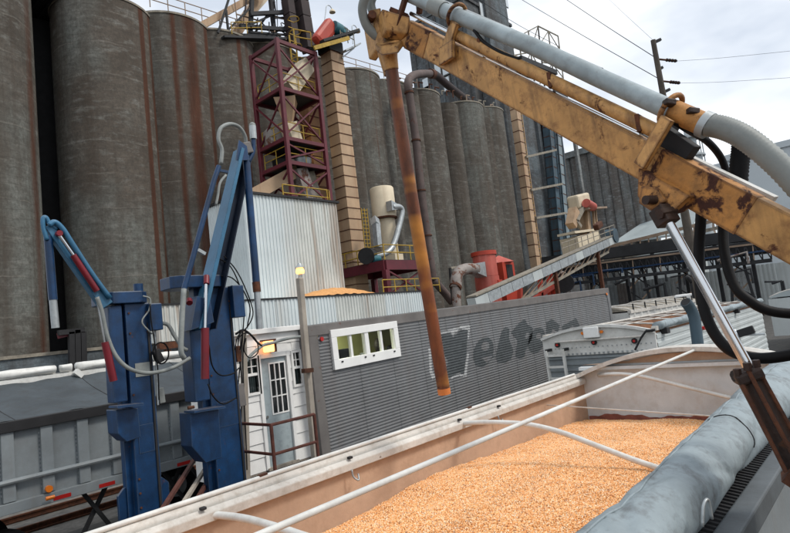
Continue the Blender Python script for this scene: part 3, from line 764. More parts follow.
for z in (ZA, ZB, ZC):
    obj('platform', B().box((TX0+0.1, TY0+0.1, z+0.10), (TX1-0.1, TY1-0.1, z+0.2)), m_fardark, root)
    rr = [(TX0+0.2, TY1-0.2, z+0.2), (TX0+0.2, TY0+0.2, z+0.2), (TX1-0.2, TY0+0.2, z+0.2)]
    railing('', rr, '', '', m_rail, parent=root, h=1.15, post=1.3, r=0.035)
def xbrace(p, q, r_, s):
    obj('cross_brace', B().bar(p, q, 0.10, 0.12), m_maroon, root); obj('cross_brace', B().bar(r_, s, 0.10, 0.12), m_maroon, root)
for z0, z1 in ((ZA+0.3, tz_top-0.4), (ZB+0.3, ZA-0.3), (ZD, ZC-0.3)):
    xbrace((TX0, TY0-0.05, z0), (TX1, TY0-0.05, z1), (TX0, TY0+0.12, z1), (TX1, TY0+0.12, z0))
    xbrace((TX0-0.05, TY0, z0), (TX0-0.05, TY1, z1), (TX0+0.12, TY0, z1), (TX0+0.12, TY1, z0))
    xbrace((TX1+0.05, TY0, z0), (TX1+0.05, TY1, z1), (TX1-0.12, TY0, z1), (TX1-0.12, TY1, z0))
xbrace((TX0, TY0-0.05, ZC+0.3), (TX1, TY0-0.05, ZB-0.3), (TX0, TY0+0.1, ZB-0.3), (TX1, TY0+0.1, ZC+0.3))
# machinery on the platforms
mx, my = (TX0+TX1)/2, (TY0+TY1)/2
b = B()
tw = thing('grain_chute', 'beige square grain chute zigzagging down inside the maroon tower', 'chute', (mx, my, ZD))
obj('chute_section', B().bar((TX1-0.2, my-0.6, ZA+3.0), (TX0+1.2, my-0.8, ZA+0.4), 1.15, 1.15), m_cream, tw)
obj('chute_hopper', B().lathe((TX0+1.1, my-0.6, ZA-2.2), [(0.4, 0), (1.1, 1.9)], 4), m_beige, tw)
obj('chute_section', B().bar((TX0+1.1, my-0.6, ZA-2.1), (TX0+1.5, my-0.6, ZB+0.3), 0.95, 0.95, up=(0, 1, 0)), m_cream, tw)
obj('chute_section', B().bar((mx-0.3, my-0.3, ZC-0.2), (TX0-2.6, my+0.4, ZD+0.1), 1.2, 0.9), m_beige, tw)
obj('chute_section', B().bar((mx-0.3, TY0+0.8, ZC-0.1), (mx+0.4, TY0+0.8, ZD), 1.0, 0.8, up=(0, 1, 0)), m_rustduct, tw)
obj('chute_section', B().bar((mx+0.9, TY0+1.2, ZC-0.1), (TX1-0.3, TY0+1.2, ZD), 0.7, 0.7, up=(0, 1, 0)), m_roofslab, tw)
cz = thing('caged_ladder', 'yellow caged ladder inside the top of the maroon tower', 'ladder', (mx+0.9, TY0+1.4, ZA))
for s in (-0.3, 0.3): obj('ladder_stile', B().bar((mx+0.9+s, TY0+1.4, ZA+0.2), (mx+0.9+s, TY0+1.4, tz_top+1.6), 0.09), m_rail, cz)
for i in range(12):
    z = ZA+0.6+i*0.55
    obj('rung', B().bar((mx+0.6, TY0+1.4, z), (mx+1.2, TY0+1.4, z), 0.06), m_rail, cz)
    if i % 2: obj('cage_hoop', B().tube(curve([(mx+0.6, TY0+1.4, z), (mx+0.5, TY0+0.9, z), (mx+0.9, TY0+0.6, z), (mx+1.3, TY0+0.9, z), (mx+1.2, TY0+1.4, z)], 4), 0.04, 5), m_rail, cz)
for i, (x, y, z, w) in enumerate(((TX0+0.9, my+0.8, ZB, 1.6), (mx+0.5, my+1.0, ZB, 1.8), (TX1-0.9, my, ZC, 1.2), (mx, my+1.4, ZC, 1.4))):
    b = B(); b.lathe((x, y, z+0.2), [(w*0.5, 0), (w*0.55, w*0.7), (w*0.2, w*1.05)], 12)
    tag(obj('process_drum', b, (m_rustduct, m_rust, m_galv, m_dark)[i], auto=40), ('mottled drum on the left of the tower middle deck', 'rusty brown drum at the centre of the tower middle deck', 'small galvanised drum at the right of the lower tower deck', 'black drum at the back of the lower tower deck')[i], 'drum', 'drums on the tower decks')
lb = (28.494, 33.000, 18.476)
tb = thing('work_light', 'lit bare bulb hanging under the tower middle deck', 'light', lb)
b = B(); b.lathe(lb, [(0.05, -0.28), (0.2, -0.18), (0.22, 0), (0.1, 0.2)], 14); obj('bulb', b, m_bulb, tb, smooth=True)
obj('stem', B().tube([add(lb, (0, 0, 0.18)), add(lb, (0, 0, 0.8))], 0.03, 5), m_dark, tb)
# roof rail around the white shed top at the tower foot
railing('shed_roof_railing', [(TX0-3.6, TY0-3.6, (18.529, 27.000, 12.162)[2]), (TX0+0.2, TY0-3.6, (18.529, 27.000, 12.162)[2]), ((25.096, 27.400, 9.855)[0], TY0-3.6, (18.529, 27.000, 12.162)[2])], 'yellow guard rail along the roof edge of the white shed', 'railing', m_rail, r=0.04, post=1.6)

# ------------------------------------------------------------------ bucket elevator with red drive head
ea, eb = (31.035, 31.000, 6.045), (30.855, 31.000, 26.043)
ex = (ea[0]+eb[0])/2
leg_casing('bucket_elevator', 'sunlit beige bucket elevator casing beside the maroon tower', (ex, 31.5, 0.5), (ex, 31.5, eb[2]), 1.35, 1.2, 30, m_beige, group='twin elevator casings')
leg_casing('bucket_elevator', 'rust-stained rear elevator casing between the tower and the lit casing', (ex-0.9, 33.9, 0.5), (ex-0.9, 33.9, eb[2]-0.6), 1.2, 1.2, 30, m_beige_rust, group='twin elevator casings')
hd = thing('elevator_drive', 'orange-red slanted drive cover with teal motor on the elevator top', 'drive unit', (30.606, 31.000, 26.559))
obj('belt_guard', B().bar((28.630, 30.600, 25.948), (30.466, 30.600, 28.104), 0.8, 1.15, w2=0.8, h2=1.25), m_orange, hd, bevel=0.3)
obj('drive_motor', B().tube([(30.341, 30.400, 27.720), (31.077, 30.400, 27.624)], 0.52, 14), m_teal, hd, auto=40)
obj('gearbox', B().bar((31.614, 30.800, 28.064), (32.158, 30.800, 27.981), 0.6, 0.6), m_teal, hd, bevel=0.08)
obj('head_deck', B().bar((28.726, 31.200, 25.911), (32.894, 31.200, 28.132), 2.6, 0.2), m_dark, hd)
obj('deck_edge', B().bar((27.572, 29.850, 24.906), (31.445, 29.850, 26.906), 0.12, 0.3), m_rail, hd)
obj('head_box', B().bar(add(eb, (0, 0.5, 0)), add(eb, (0, 0.5, 0.9)), 1.5, 1.4, up=(0, 1, 0)), m_dark, hd)
railing('', [(30.680, 30.000, 26.648), (32.183, 30.000, 26.436)], '', '', m_roofslab, parent=hd, h=1.2, post=0.9, r=0.04)
obj('side_platform', B().bar((31.320, 30.800, 26.011), (33.176, 30.800, 27.166), 1.2, 0.12), m_galv, hd)
obj('bracket', B().bar((31.370, 30.800, 25.602), (32.907, 30.800, 26.910), 0.1), m_galv, hd)
for k, (p, q) in enumerate((((30.460, 31.500, 28.515), (30.961, 31.500, 30.237)), ((33.588, 31.500, 27.770), (33.718, 31.500, 29.424)))):
    lp = thing('area_lamp', ('unlit gooseneck lamp post above the red drive cover', 'unlit gooseneck lamp post at the right of the elevator deck')[k], 'lamp post', p, group='gooseneck lamps')
    obj('lamp_post', B().tube(curve([p, lerp(p, q, .6), q, add(q, (0.35, 0, 0.15)), add(q, (0.6, 0, -0.05))], 4), 0.035, 6), m_galv, lp)
    b = B(); b.lathe(add(q, (0.6, 0, -0.35)), [(0.26, 0), (0.24, 0.12), (0.08, 0.3)], 12); obj('lamp_shade', b, m_cream, lp, auto=50)
for k, (p, q) in enumerate((((27.475, 30.400, 25.112), (29.258, 33.000, 28.974)), )):
    tl = railing('tower_top_railing', [(27.025, 31.300, 25.680), (28.714, 31.300, 25.950)], 'yellow guard rail on top of the maroon tower', 'railing', m_rail, r=0.05, h=1.2, post=1.2)

# ------------------------------------------------------------------ white corrugated shed
SY = 27.0
sx0, sx1 = (18.390, 27.000, 9.553)[0], (25.433, 27.000, 9.791)[0]
sz1 = (21.276, 27.000, 12.235)[2]
root = thing('white_corrugated_shed', 'tall white corrugated steel shed with rust streaks under the maroon tower', 'shed', (sx0, SY, 0))
npan = 6
for i in range(npan):
    xa = sx0+(sx1-sx0)*i/npan
    b = B(); b.ribs((xa, SY, 0.3), ((sx1-sx0)/npan-0.006, 0, 0), (0, 0, sz1-0.3), (0, -1, 0), 0.24, 0.045)
    obj('siding_panel', b, m_white_streak if i >= 3 else m_white_corr, root)
sy1 = 31.0
for i in range(3):
    ya = SY+(sy1-SY)*i/3
    b = B(); b.ribs((sx0, ya+(sy1-SY)/3-0.006, 0.3), (0, -(sy1-SY)/3+0.006, 0), (0, 0, sz1-0.3), (-1, 0, 0), 0.24, 0.045)
    obj('siding_panel', b, m_white_corr, root)
b = B(); b.box((sx0+0.06, SY+0.06, 0), (sx1-0.06, sy1-0.06, sz1-0.02)); obj('core', b, m_white_corr, root)
b = B(); b.box((sx0-0.15, SY-0.16, sz1), (sx1+0.15, sy1+0.1, sz1+0.14)); obj('roof', b, m_dark, root)

# ------------------------------------------------------------------ low corrugated grain bunker with corn heaped in it
BY = 24.5
bx0, bx1 = (11.696, 24.500, 5.817)[0], (30.593, 24.500, 5.314)[0]
bz1 = (21.831, 24.500, 5.941)[2]; bz0 = (16.903, 24.500, 4.309)[2]
root = thing('grain_bunker', 'low white corrugated grain bunker standing behind the grey van trailer', 'bunker', (bx0, BY, 0))
npan = 9
for i in range(npan):
    xa = bx0+(bx1-bx0)*i/npan
    b = B(); b.ribs((xa, BY, bz0), ((bx1-bx0)/npan-0.02, 0, 0), (0, 0, bz1-bz0), (0, -1, 0), 0.22, 0.045)
    obj('siding_panel', b, m_white_streak if i in (0, 6, 5) else m_white_corr, root)
b = B(); b.box((bx0+0.05, BY+0.05, bz0), (bx1-0.05, BY+2.3, bz1-0.06)); obj('bin_body', b, m_white_streak, root)
b = B(); b.box((bx0-0.05, BY-0.09, bz1-0.03), (bx1+0.05, BY+0.02, bz1+0.05)); obj('top_flange', b, m_dark, root)
b = B(); b.box((bx0, BY-0.02, bz0-0.32), (bx1, BY+0.28, bz0-0.02)); obj('base_beam', b, m_rust, root)
for i in range(12):
    x = bx0+0.4+(bx1-bx0-0.8)*i/11
    obj('support_leg', B().box((x-0.11, BY+0.03, 0), (x+0.11, BY+0.25, bz0-0.34)), m_rust, root)
m_corn_far = paint('heaped_corn', (0.66, 0.33, 0.12), 0.8, var=0.25, sc_=8, bstr=0.4, bsc=30)
hx0, hx1 = (20.474, 25.200, 6.307)[0], (27.134, 25.200, 6.075)[0]
b = B()
def heap(u, v):
    x = hx0+(hx1-hx0)*u; y = BY+0.25+2.0*v
    e = max(0, 1-abs(2*u-0.85)**1.6)*max(0, 1-abs(2*v-0.9)**2)
    return (x, y, bz1-0.05+0.62*e**0.8+0.03*math.sin(9*x+3*y))
b.grid(heap, 40, 14)
tag(obj('corn_heap', b, m_corn_far, smooth=True), 'orange corn heap rising above the low white bunker', 'corn', kind='stuff')

# ------------------------------------------------------------------ cream dust filter tank on maroon platform
PYY = 27.5
px0 = (30.039, 27.500, 8.215)[0]; pz = (30.039, 27.500, 8.215)[2]
pyb = 33.0
px1 = (34.480, 27.500, 8.139)[0]
root = thing('filter_platform', 'maroon steel platform with yellow rails below the cream tank', 'platform', (px0, PYY, 0))
for p, q in (((px0, PYY, pz), (px1, PYY, pz)), ((px0, PYY, pz), (px0, pyb, pz)), ((px0, pyb, pz), (px1, pyb, pz)), ((px1, PYY, pz), (px1, pyb, pz))):
    obj('deck_beam', B().bar(p, q, 0.3, 0.7), m_maroon, root)
obj('deck', B().box((px0+0.1, PYY+0.1, pz+0.36), (px1-0.1, pyb-0.1, pz+0.42)), m_fardark, root)
for x, y in ((px0, PYY), (px1, PYY), (px0, pyb), (px1, pyb)):
    obj('column', B().bar((x, y, 0), (x, y, pz-0.36), 0.4), m_maroon, root)
for p, q in (((px0+.2, PYY, pz-0.4), (px1-.2, PYY, pz-2.2)), ((px0+.2, PYY+0.2, pz-2.2), (px1-.2, PYY+0.2, pz-0.4))):
    obj('cross_brace', B().bar(p, q, 0.12), m_maroon, root)
railing('', [(px0+.05, pyb, pz+.4), (px0+.05, PYY, pz+.4), (px1, PYY, pz+.4)], '', '', m_rail, parent=root, h=1.1, post=1.3, r=0.045)
railing('lower_catwalk', [(px0-1.0, 27.0, bz1+0.1), (px0+1.5, 27.0, bz1+0.1), (px1+1.0, 27.0, bz1+0.1)], 'yellow guard rail low behind the bunker under the platform', 'railing', m_rail, h=1.05, post=1.1, r=0.04)
TKY = 30.5
tk = (33.334, 30.500, 9.497)
root = thing('dust_filter_tank', 'cream cylindrical dust filter tank with grey ducts', 'tank', tk)
tcx, tcy = (33.934, 30.500, 12.386)[0], TKY
z0, z1, z2 = pz+0.42, (33.948, 30.500, 12.469)[2], (33.898, 30.500, 15.048)[2]
b = B(); b.lathe((tcx, tcy, 0), [(0.98, z1), (0.98, z2-0.1), (0.9, z2), (0.2, z2+0.12)], 40); obj('upper_shell', b, m_cream, root, auto=40)
b = B(); b.lathe((tcx+0.15, tcy, 0), [(0.70, z0+0.9), (0.70, z1)], 32); obj('lower_shell', b, m_cream, root, auto=40)
b = B(); b.lathe((tcx+0.25, tcy, 0), [(0.98, z0), (0.98, z0+0.85)], 6); obj('base_hopper', b, m_cream, root)
b = B(); b.lathe((tcx, tcy, 0), [(1.02, z1-0.02), (1.04, z1+0.08), (1.0, z1+0.1)], 40); obj('ring_flange', b, m_rust, root, auto=40)
d1 = curve([(33.488, 29.200, 13.134), (34.338, 29.200, 13.201), (34.635, 29.200, 12.812), (34.063, 29.200, 11.631), (33.225, 29.200, 10.229), (32.534, 29.200, 9.580), (31.577, 29.200, 9.253), (30.368, 29.200, 9.160)], 6)
obj('return_duct', B().tube(d1, 0.24, 14), m_galv, root, smooth=True)
obj('duct_transition', B().bar((33.259, 29.300, 13.220), (34.087, 29.300, 13.204), 0.6, 0.8, w2=0.4, h2=0.45), m_galv, root)
obj('inlet_duct', B().bar((31.200, 29.000, 11.593), (31.132, 29.000, 9.823), 0.45, 0.45, up=(0, 1, 0)), m_galv, root)
obj('inlet_duct', B().bar((31.527, 29.400, 12.085), (31.188, 29.000, 11.515), 0.5, 0.5, up=(0, 1, 0)), m_galv, root)
fan = thing('blower_fan', 'dark teal blower fan on the platform left of the cream tank', 'fan', (29.937, 29.000, 9.047))
obj('fan_housing', B().tube([(29.739, 29.000, 9.119), (30.784, 29.600, 9.233)], 0.62, 18), m_dark, fan, auto=40)
obj('fan_motor', B().tube([(30.127, 28.800, 8.866), (30.877, 28.800, 8.873)], 0.28, 12), m_teal, fan, auto=40)
lad = thing('caged_ladder', 'thin rusty caged ladder between the elevator casing and the cream tank', 'ladder', (33.736, 33.000, 9.926))
for k, du in enumerate((0, 0.35, 0.7)):
    obj('ladder_stile', B().bar(add((34.398, 33.500, 14.096), (du, 0, 0)), add((34.300, 33.500, 9.590), (du, 0, 0)), 0.07), m_rail, lad)
for k in range(14):
    a = lerp((34.398, 33.500, 14.096), (34.300, 33.500, 9.590), (k+.5)/14); obj('rung', B().bar(a, add(a, (0.7, 0, 0)), 0.06), m_rail, lad)

# ------------------------------------------------------------------ brown downspout against the silos
root = thing('brown_downspout', 'tall brown downspout pipe arching over the silo roof edge', 'pipe', (48.613, 37.000, 7.016))
pts = [(49.804, 36.500, 5.612), (48.608, 36.500, 6.738), (46.974, 36.500, 8.057)]
obj('foot_pipe', B().tube(curve(pts, 5), 0.42, 16), m_browndown, root, smooth=True)
up = [(46.974, 36.500, 8.057), (46.898, 36.500, 12.834), (46.820, 36.500, 17.680), (47.019, 36.500, 23.196), (46.831, 36.500, 28.523)]
for i in range(len(up)-1):
    obj('pipe_section', B().tube([up[i], lerp(up[i], up[i+1], 0.985)], 0.43, 18), m_browndown, root, auto=40)
    b = B(); b.tube([lerp(up[i], up[i+1], 0.97), lerp(up[i], up[i+1], 1.0)], 0.52, 18); obj('pipe_flange', b, m_rust, root, auto=40)
top = curve([(46.831, 36.500, 28.523), (46.850, 36.500, 29.544), (47.898, 36.800, 30.611), (50.362, 37.500, 31.879), (55.023, 39.000, 33.758)], 6)
obj('arch_pipe', B().tube(top, 0.45, 18), m_browndown, root, smooth=True)
obj('roof_pipe', B().tube(curve([(55.023, 39.000, 33.758), (56.728, 39.500, 34.076), (60.997, 40.500, 33.918), (67.104, 42.000, 34.039)], 6), 0.5, 16), m_darkbrown, root, smooth=True)
b = B(); b.tube([(54.327, 38.800, 33.496), (55.360, 39.100, 33.822)], 0.58, 18); obj('pipe_flange', b, m_rust, root, auto=40)

# ------------------------------------------------------------------ red cyclone tank and red bin with rusty duct
RY = 27.0
c = (42.341, 27.000, 6.822); z1 = (42.457, 27.000, 9.299)[2]
root = thing('red_tank', 'faded red cylindrical tank behind the inclined conveyor', 'tank', (c[0], RY, 0))
zm = (42.405, 27.000, 7.085)[2]
b = B(); b.lathe((c[0], RY, 0), [(1.06, 0), (1.06, zm)], 40); obj('lower_shell', b, m_tankred, root, auto=40)
b = B(); b.lathe((c[0], RY, 0), [(1.02, zm+0.02), (1.02, z1)], 40); obj('upper_shell', b, m_tankred, root, auto=40)
b = B(); b.lathe((c[0], RY, 0), [(1.12, z1-0.35), (1.12, z1), (1.0, z1+0.02)], 40); obj('top_band', b, m_orange, root, auto=40)
b = B(); b.box((c[0]-0.05, RY-1.15, zm-1.2), (c[0]+0.65, RY-0.95, zm-0.4)); obj('access_hatch', b, m_orange, root, bevel=0.03)
c2 = (47.113, 27.500, 6.327); zb1 = (47.691, 27.500, 8.515)[2]
root = thing('red_peaked_bin', 'bright red bin with peaked roof and dark opening right of the red tank', 'bin', (c2[0], 27.5, 0))
w = 1.05
b = B(); b.box((c2[0]-w, 27.5, 0), (c2[0]+w, 29.4, zb1)); obj('bin_body', b, m_orange, root)
b = B(); b.lathe((c2[0], 28.45, zb1), [(1.62, 0), (0.1, 0.75)], 4); o = obj('roof', b, m_tankred, root)
b = B(); b.box((c2[0]-0.45, 27.44, zb1-1.55), (c2[0]+0.6, 27.5, zb1-0.25)); obj('opening', b, m_dark, root)
b = B(); b.box((c2[0]-0.1, 27.42, zb1-2.6), (c2[0]+0.6, 27.5, zb1-1.9)); obj('access_hatch', b, m_tankred, root)
root = thing('rusty_duct', 'rust-mottled elbow duct leading into the red tank', 'duct', (36.409, 26.300, 5.100))
obj('elbow', B().tube(curve([(36.662, 26.300, 6.276), (36.799, 26.300, 6.910), (37.326, 26.300, 7.465), (38.353, 26.300, 7.703), (39.799, 26.300, 7.696)], 6), 0.46, 18), m_rustduct, root, smooth=True)
obj('down_pipe', B().tube([(36.374, 26.300, 4.317), (36.662, 26.300, 6.276)], 0.36, 16), m_rustduct, root, auto=40)
obj('inlet_cone', B().bar((39.505, 26.300, 7.697), (40.991, 26.600, 7.650), 0.7, 0.8, w2=0.9, h2=1.3), m_galv, root)
b = B(); b.tube([(36.512, 26.300, 6.201), (36.679, 26.300, 6.355)], 0.5, 18); obj('pipe_flange', b, m_rust, root, auto=40)
obj('support_frame', B().bar((36.599, 26.600, 7.837), (39.279, 26.600, 7.996), 0.18), m_roofslab, root)
obj('support_frame', B().bar((36.599, 26.600, 7.837), (36.394, 26.600, 4.977), 0.18), m_dark, root)
# red structure and round fan scroll below the conveyor
root = thing('red_support_frame', 'red steel frame with round scroll duct under the inclined conveyor', 'steel frame', (49.909, 25.000, 4.495))
for k, (p, q) in enumerate((((47.705, 25.000, 4.411), (48.221, 25.000, 6.804)), ((50.518, 25.000, 4.467), (51.003, 25.000, 7.349)), ((45.302, 25.000, 4.438), (51.175, 25.000, 5.889)), ((43.848, 25.000, 4.249), (44.273, 25.000, 5.802)))):
    obj('frame_member', B().bar(p, q, 0.35), m_orange, root)
obj('panel', B().bar((50.503, 25.400, 4.514), (50.921, 25.400, 7.214), 0.7, 0.3, up=(0, 1, 0)), m_orange, root)
sc_ = thing('fan_scroll', 'round dark fan scroll with pale rim next to the red frame', 'fan', (53.138, 25.000, 5.938))
obj('scroll_case', B().tube([(52.950, 25.000, 6.042), (55.723, 26.200, 6.141)], 0.95, 24), m_dark, sc_, auto=40)
cc = Vector((52.739, 24.900, 6.033))
arc = [tuple(cc+Vector((1.05*math.cos(a), 0, 1.05*math.sin(a)))) for a in [R(-70+i*10) for i in range(20)]]
obj('scroll_rim', B().tube(arc, 0.14, 8), m_rustduct, sc_, smooth=True)

# ------------------------------------------------------------------ grey van trailer used as an office
VL, VW, VH = 15.62, 2.5, 2.95
van = thing('van_trailer', 'long grey ribbed van trailer used as an office, painted-over lettering on its side', 'trailer', (7.37, 9.0, 4.055-VH), (0, R(-1.13), 0))
PITCH = 0.068
RIBN = int((VH-0.32)/PITCH)
rib_z0 = 0.16
def rib_profile():
    out = []
    for i in range(RIBN):
        z = rib_z0+i*PITCH
        out += [(z, 0.0), (z+PITCH*0.40, 0.0), (z+PITCH*0.55, -0.016), (z+PITCH*0.85, -0.016)]
    out.append((rib_z0+RIBN*PITCH, 0.0))
    return out
PROF = rib_profile()
WX0, WX1, WZ0, WZ1 = 0.62, 2.57, VH-0.91, VH-0.205      # window opening in local coordinates
NP = 14; PW = (VL-0.5)/NP
def ribbed(x0, x1, za=None, zb=None):
    b = B(); pr = [p for p in PROF if (za is None or p[0] >= za) and (zb is None or p[0] <= zb)]
    for z, y in pr: b.v += [(x0, y, z), (x1, y, z)]
    for i in range(len(pr)-1): b.f.append((2*i, 2*i+1, 2*i+3, 2*i+2))
    return b
panel_me = None
for i in range(NP):
    x0 = 0.25+i*PW; x1 = x0+PW-0.012
    if x1 < WX0 or x0 > WX1:
        b = ribbed(0, PW-0.012)
        if panel_me is None:
            o = obj('side_panel', b, m_cgrey, van, local=True); panel_me = o.data; o.location = (x0, 0, 0)
        else:
            o = bpy.data.objects.new('side_panel', panel_me); COL.objects.link(o); o.parent = van; o.location = (x0, 0, 0)
    else:
        b = B()
        for xa, xb, za, zb in ((x0, min(x1, WX0), None, None), (max(x0, WX1), x1, None, None), (max(x0, WX0), min(x1, WX1), None, WZ0), (max(x0, WX0), min(x1, WX1), WZ1, None)):
            if xb-xa > 0.01:
                t = ribbed(xa, xb, za, zb); n = len(b.v); b.v += t.v; b.f += [tuple(n+k for k in f) for f in t.f]
        obj('side_panel', b, m_cgrey, van, local=True)
lin = B()
for xa, xb, za, zb in ((0.25, WX0, 0.16, VH-0.24), (WX1, VL-0.25, 0.16, VH-0.24), (WX0, WX1, 0.16, WZ0), (WX0, WX1, WZ1, VH-0.24)): lin.box((xa, 0.012, za), (xb, 0.03, zb))
obj('inner_liner', lin, m_cgrey, van, local=True)
obj('corner_post', B().box((0, -0.03, 0), (0.24, 0.2, VH-0.02)), m_cframe, van, local=True, bevel=0.015)
obj('corner_post', B().box((VL-0.24, -0.03, 0), (VL, 0.2, VH-0.02)), m_cgrey, van, local=True, bevel=0.015)
obj('top_rail', B().box((0.0, -0.035, VH-0.22), (VL, 0.12, VH)), m_cframe, van, local=True, bevel=0.012)
obj('bottom_rail', B().box((0.245, -0.03, 0), (VL-0.245, 0.12, 0.155)), m_cframe, van, local=True)
obj('roof', B().box((0.0, 0.125, VH-0.05), (VL, VW, VH+0.012)), m_cgrey, van, local=True)
obj('floor', B().box((0.02, 0.13, 0.02), (VL-0.02, VW-0.08, 0.14)), m_dark, van, local=True)
obj('raised_floor', B().box((0.06, 0.14, 0.15), (5.59, 1.99, 0.95)), m_dark, van, local=True)
obj('far_wall', B().box((0.0, VW-0.06, 0.145), (VL, VW, VH-0.06)), m_cgrey, van, local=True)
obj('end_wall', B().box((0.0, 0.21, 0.15), (0.05, VW-0.065, VH-0.06)), m_cgrey, van, local=True)
obj('end_wall', B().box((VL-0.05, 0.21, 0.15), (VL, VW-0.065, VH-0.06)), m_cgrey, van, local=True)
for x in (2.0, VL-2.5, VL-1.3):
    for y in (0.15, VW-0.45):
        if x > 3:
            w = obj('wheel', B().tube([(x, y, -0.55), (x, y+0.28, -0.55)], 0.5, 24), m_black, van, local=True, auto=40)
            obj('rim', B().tube([(x, y-0.01, -0.55), (x, y+0.02, -0.55)], 0.28, 18), m_galv, w, local=True, auto=40)
        else:
            obj('landing_leg', B().box((x, y, -1.1), (x+0.15, y+0.15, 0.02)), m_cframe, van, local=True)
obj('marker_light', B().tube([(0.33, -0.05, VH-0.30), (0.33, -0.02, VH-0.30)], 0.045, 12), m_reflect, van, local=True, auto=40)
obj('marker_light', B().tube([(VL-0.3, -0.06, VH-0.24), (VL-0.3, -0.03, VH-0.24)], 0.05, 12), m_amber, van, local=True, auto=40)
# window with two sliders
win = obj('window', B(), m_white_clean, van, local=True)
wb = B()
fw = 0.16
wb.box((WX0-0.06, -0.07, WZ0-0.06), (WX1+0.06, 0.06, WZ0+0.14)); wb.box((WX0-0.06, -0.07, WZ1-0.10), (WX1+0.06, 0.06, WZ1+0.06))
wb.box((WX0-0.06, -0.07, WZ0+0.14), (WX0+0.09, 0.06, WZ1-0.10)); wb.box((WX1-0.09, -0.07, WZ0+0.14), (WX1+0.06, 0.06, WZ1-0.10))
mid = (WX0+WX1)/2
wb.box((mid-0.06, -0.055, WZ0+0.14), (mid+0.06, 0.05, WZ1-0.10))
bpy.data.objects.remove(win)
win = obj('window', wb, m_white_clean, van, local=True, bevel=0.008)
xs = [WX0+0.09, mid-0.06, mid+0.06, WX1-0.09]
for a, c in ((xs[0], xs[1]), (xs[2], xs[3])):
    m_ = (a+c)/2
    obj('mullion', B().box((m_-0.03, -0.04, WZ0+0.14), (m_+0.03, 0.03, WZ1-0.10)), m_white_clean, win, local=True)
    for xa, xb in ((a, m_-0.03), (m_+0.03, c)):
        obj('pane', B().quad((xa, 0.0, WZ0+0.14), (xb, 0.0, WZ0+0.14), (xb, 0.0, WZ1-0.10), (xa, 0.0, WZ1-0.10)), m_glass, win, local=True)
    for xx in (a+0.07, c-0.07):
        obj('latch', B().box((xx-0.025, -0.085, WZ0+0.07), (xx+0.025, -0.072, WZ0+0.10)), m_dark, win, local=True)
# the room behind the window
obj('room_lining', B().box((0.06, 2.0, 0.16), (5.6, 2.05, VH-0.07)).box((5.6, 0.14, 0.16), (5.65, 2.0, VH-0.07)), m_room, van, local=True)
lampo = thing('office_light', 'lit ceiling tube glowing inside the office window', 'light', (8.6, 10.2, 3.92))
obj('tube', B().box((7.95, 10.15, 3.88), (9.55, 10.32, 3.93)), m_tube, lampo)
# painted-over lettering: thin skins that follow the ribs
def even_odd(polys, z):
    xs = []
    for pl in polys:
        for i in range(len(pl)):
            (xa, za), (xb, zb) = pl[i], pl[(i+1) % len(pl)]
            if (za <= z) != (zb <= z): xs.append(xa+(z-za)*(xb-xa)/(zb-za))
    xs.sort(); return list(zip(xs[::2], xs[1::2]))
def rib_print(name, polys, mat, off):
    b = B()
    for i in range(len(PROF)-1):
        (z0, y0), (z1, y1) = PROF[i], PROF[i+1]
        for xa, xb in even_odd(polys, (z0+z1)/2):
            j = random.uniform(-0.008, 0.008)
            b.quad((xa+j, y0-off, z0), (xb+j, y0-off, z0), (xb+j, y1-off, z1), (xa+j, y1-off, z1))
    return obj(name, b, mat, van, local=True)
rib_print('faded_letter', [[(4.318, 2.285), (4.712, 2.288), (4.793, 2.174), (5.179, 2.335), (5.501, 2.291), (5.293, 1.715), (5.043, 1.189), (4.831, 1.26), (4.462, 1.205), (4.228, 1.244), (4.452, 1.62), (4.253, 1.88)]], m_letter, 0.004)
rib_print('faded_letter', [[(6.54, 1.479), (6.398, 1.362), (6.222, 1.278), (6.034, 1.237), (5.856, 1.241), (5.71, 1.291), (5.611, 1.378), (5.57, 1.493), (5.59, 1.624), (5.671, 1.754), (5.804, 1.87), (5.973, 1.958), (6.161, 2.006), (6.345, 2.008), (6.5, 1.962), (6.608, 1.873), (6.653, 1.752), (6.629, 1.615)], [(6.424, 1.713), (6.377, 1.677), (6.313, 1.652), (6.241, 1.641), (6.169, 1.646), (6.106, 1.666), (6.059, 1.698), (6.034, 1.739), (6.033, 1.783), (6.057, 1.826), (6.103, 1.863), (6.166, 1.888), (6.238, 1.9), (6.31, 1.896), (6.375, 1.876), (6.423, 1.844), (6.449, 1.802), (6.449, 1.757)], [(5.941, 1.489), (6.687, 1.46), (6.2, 1.301)]], m_letter, 0.004)
rib_print('faded_letter', [[(6.672, 1.404), (6.951, 1.787), (7.19, 2.084), (7.423, 2.186), (7.636, 2.116), (7.534, 1.837), (7.684, 1.457), (7.505, 1.241), (7.138, 1.163), (6.763, 1.218)]], m_letter, 0.004)
rib_print('faded_letter', [[(7.694, 1.988), (8.275, 2.237), (8.651, 2.316), (8.749, 2.129), (9.049, 1.997), (8.898, 1.68), (8.39, 1.364), (8.273, 1.182), (7.959, 1.164), (7.748, 1.267), (8.001, 1.722)], [(8.727, 1.778), (8.65, 1.726), (8.564, 1.705), (8.502, 1.722), (8.486, 1.771), (8.524, 1.834), (8.6, 1.886), (8.687, 1.908), (8.75, 1.891), (8.766, 1.841)]], m_letter, 0.004)
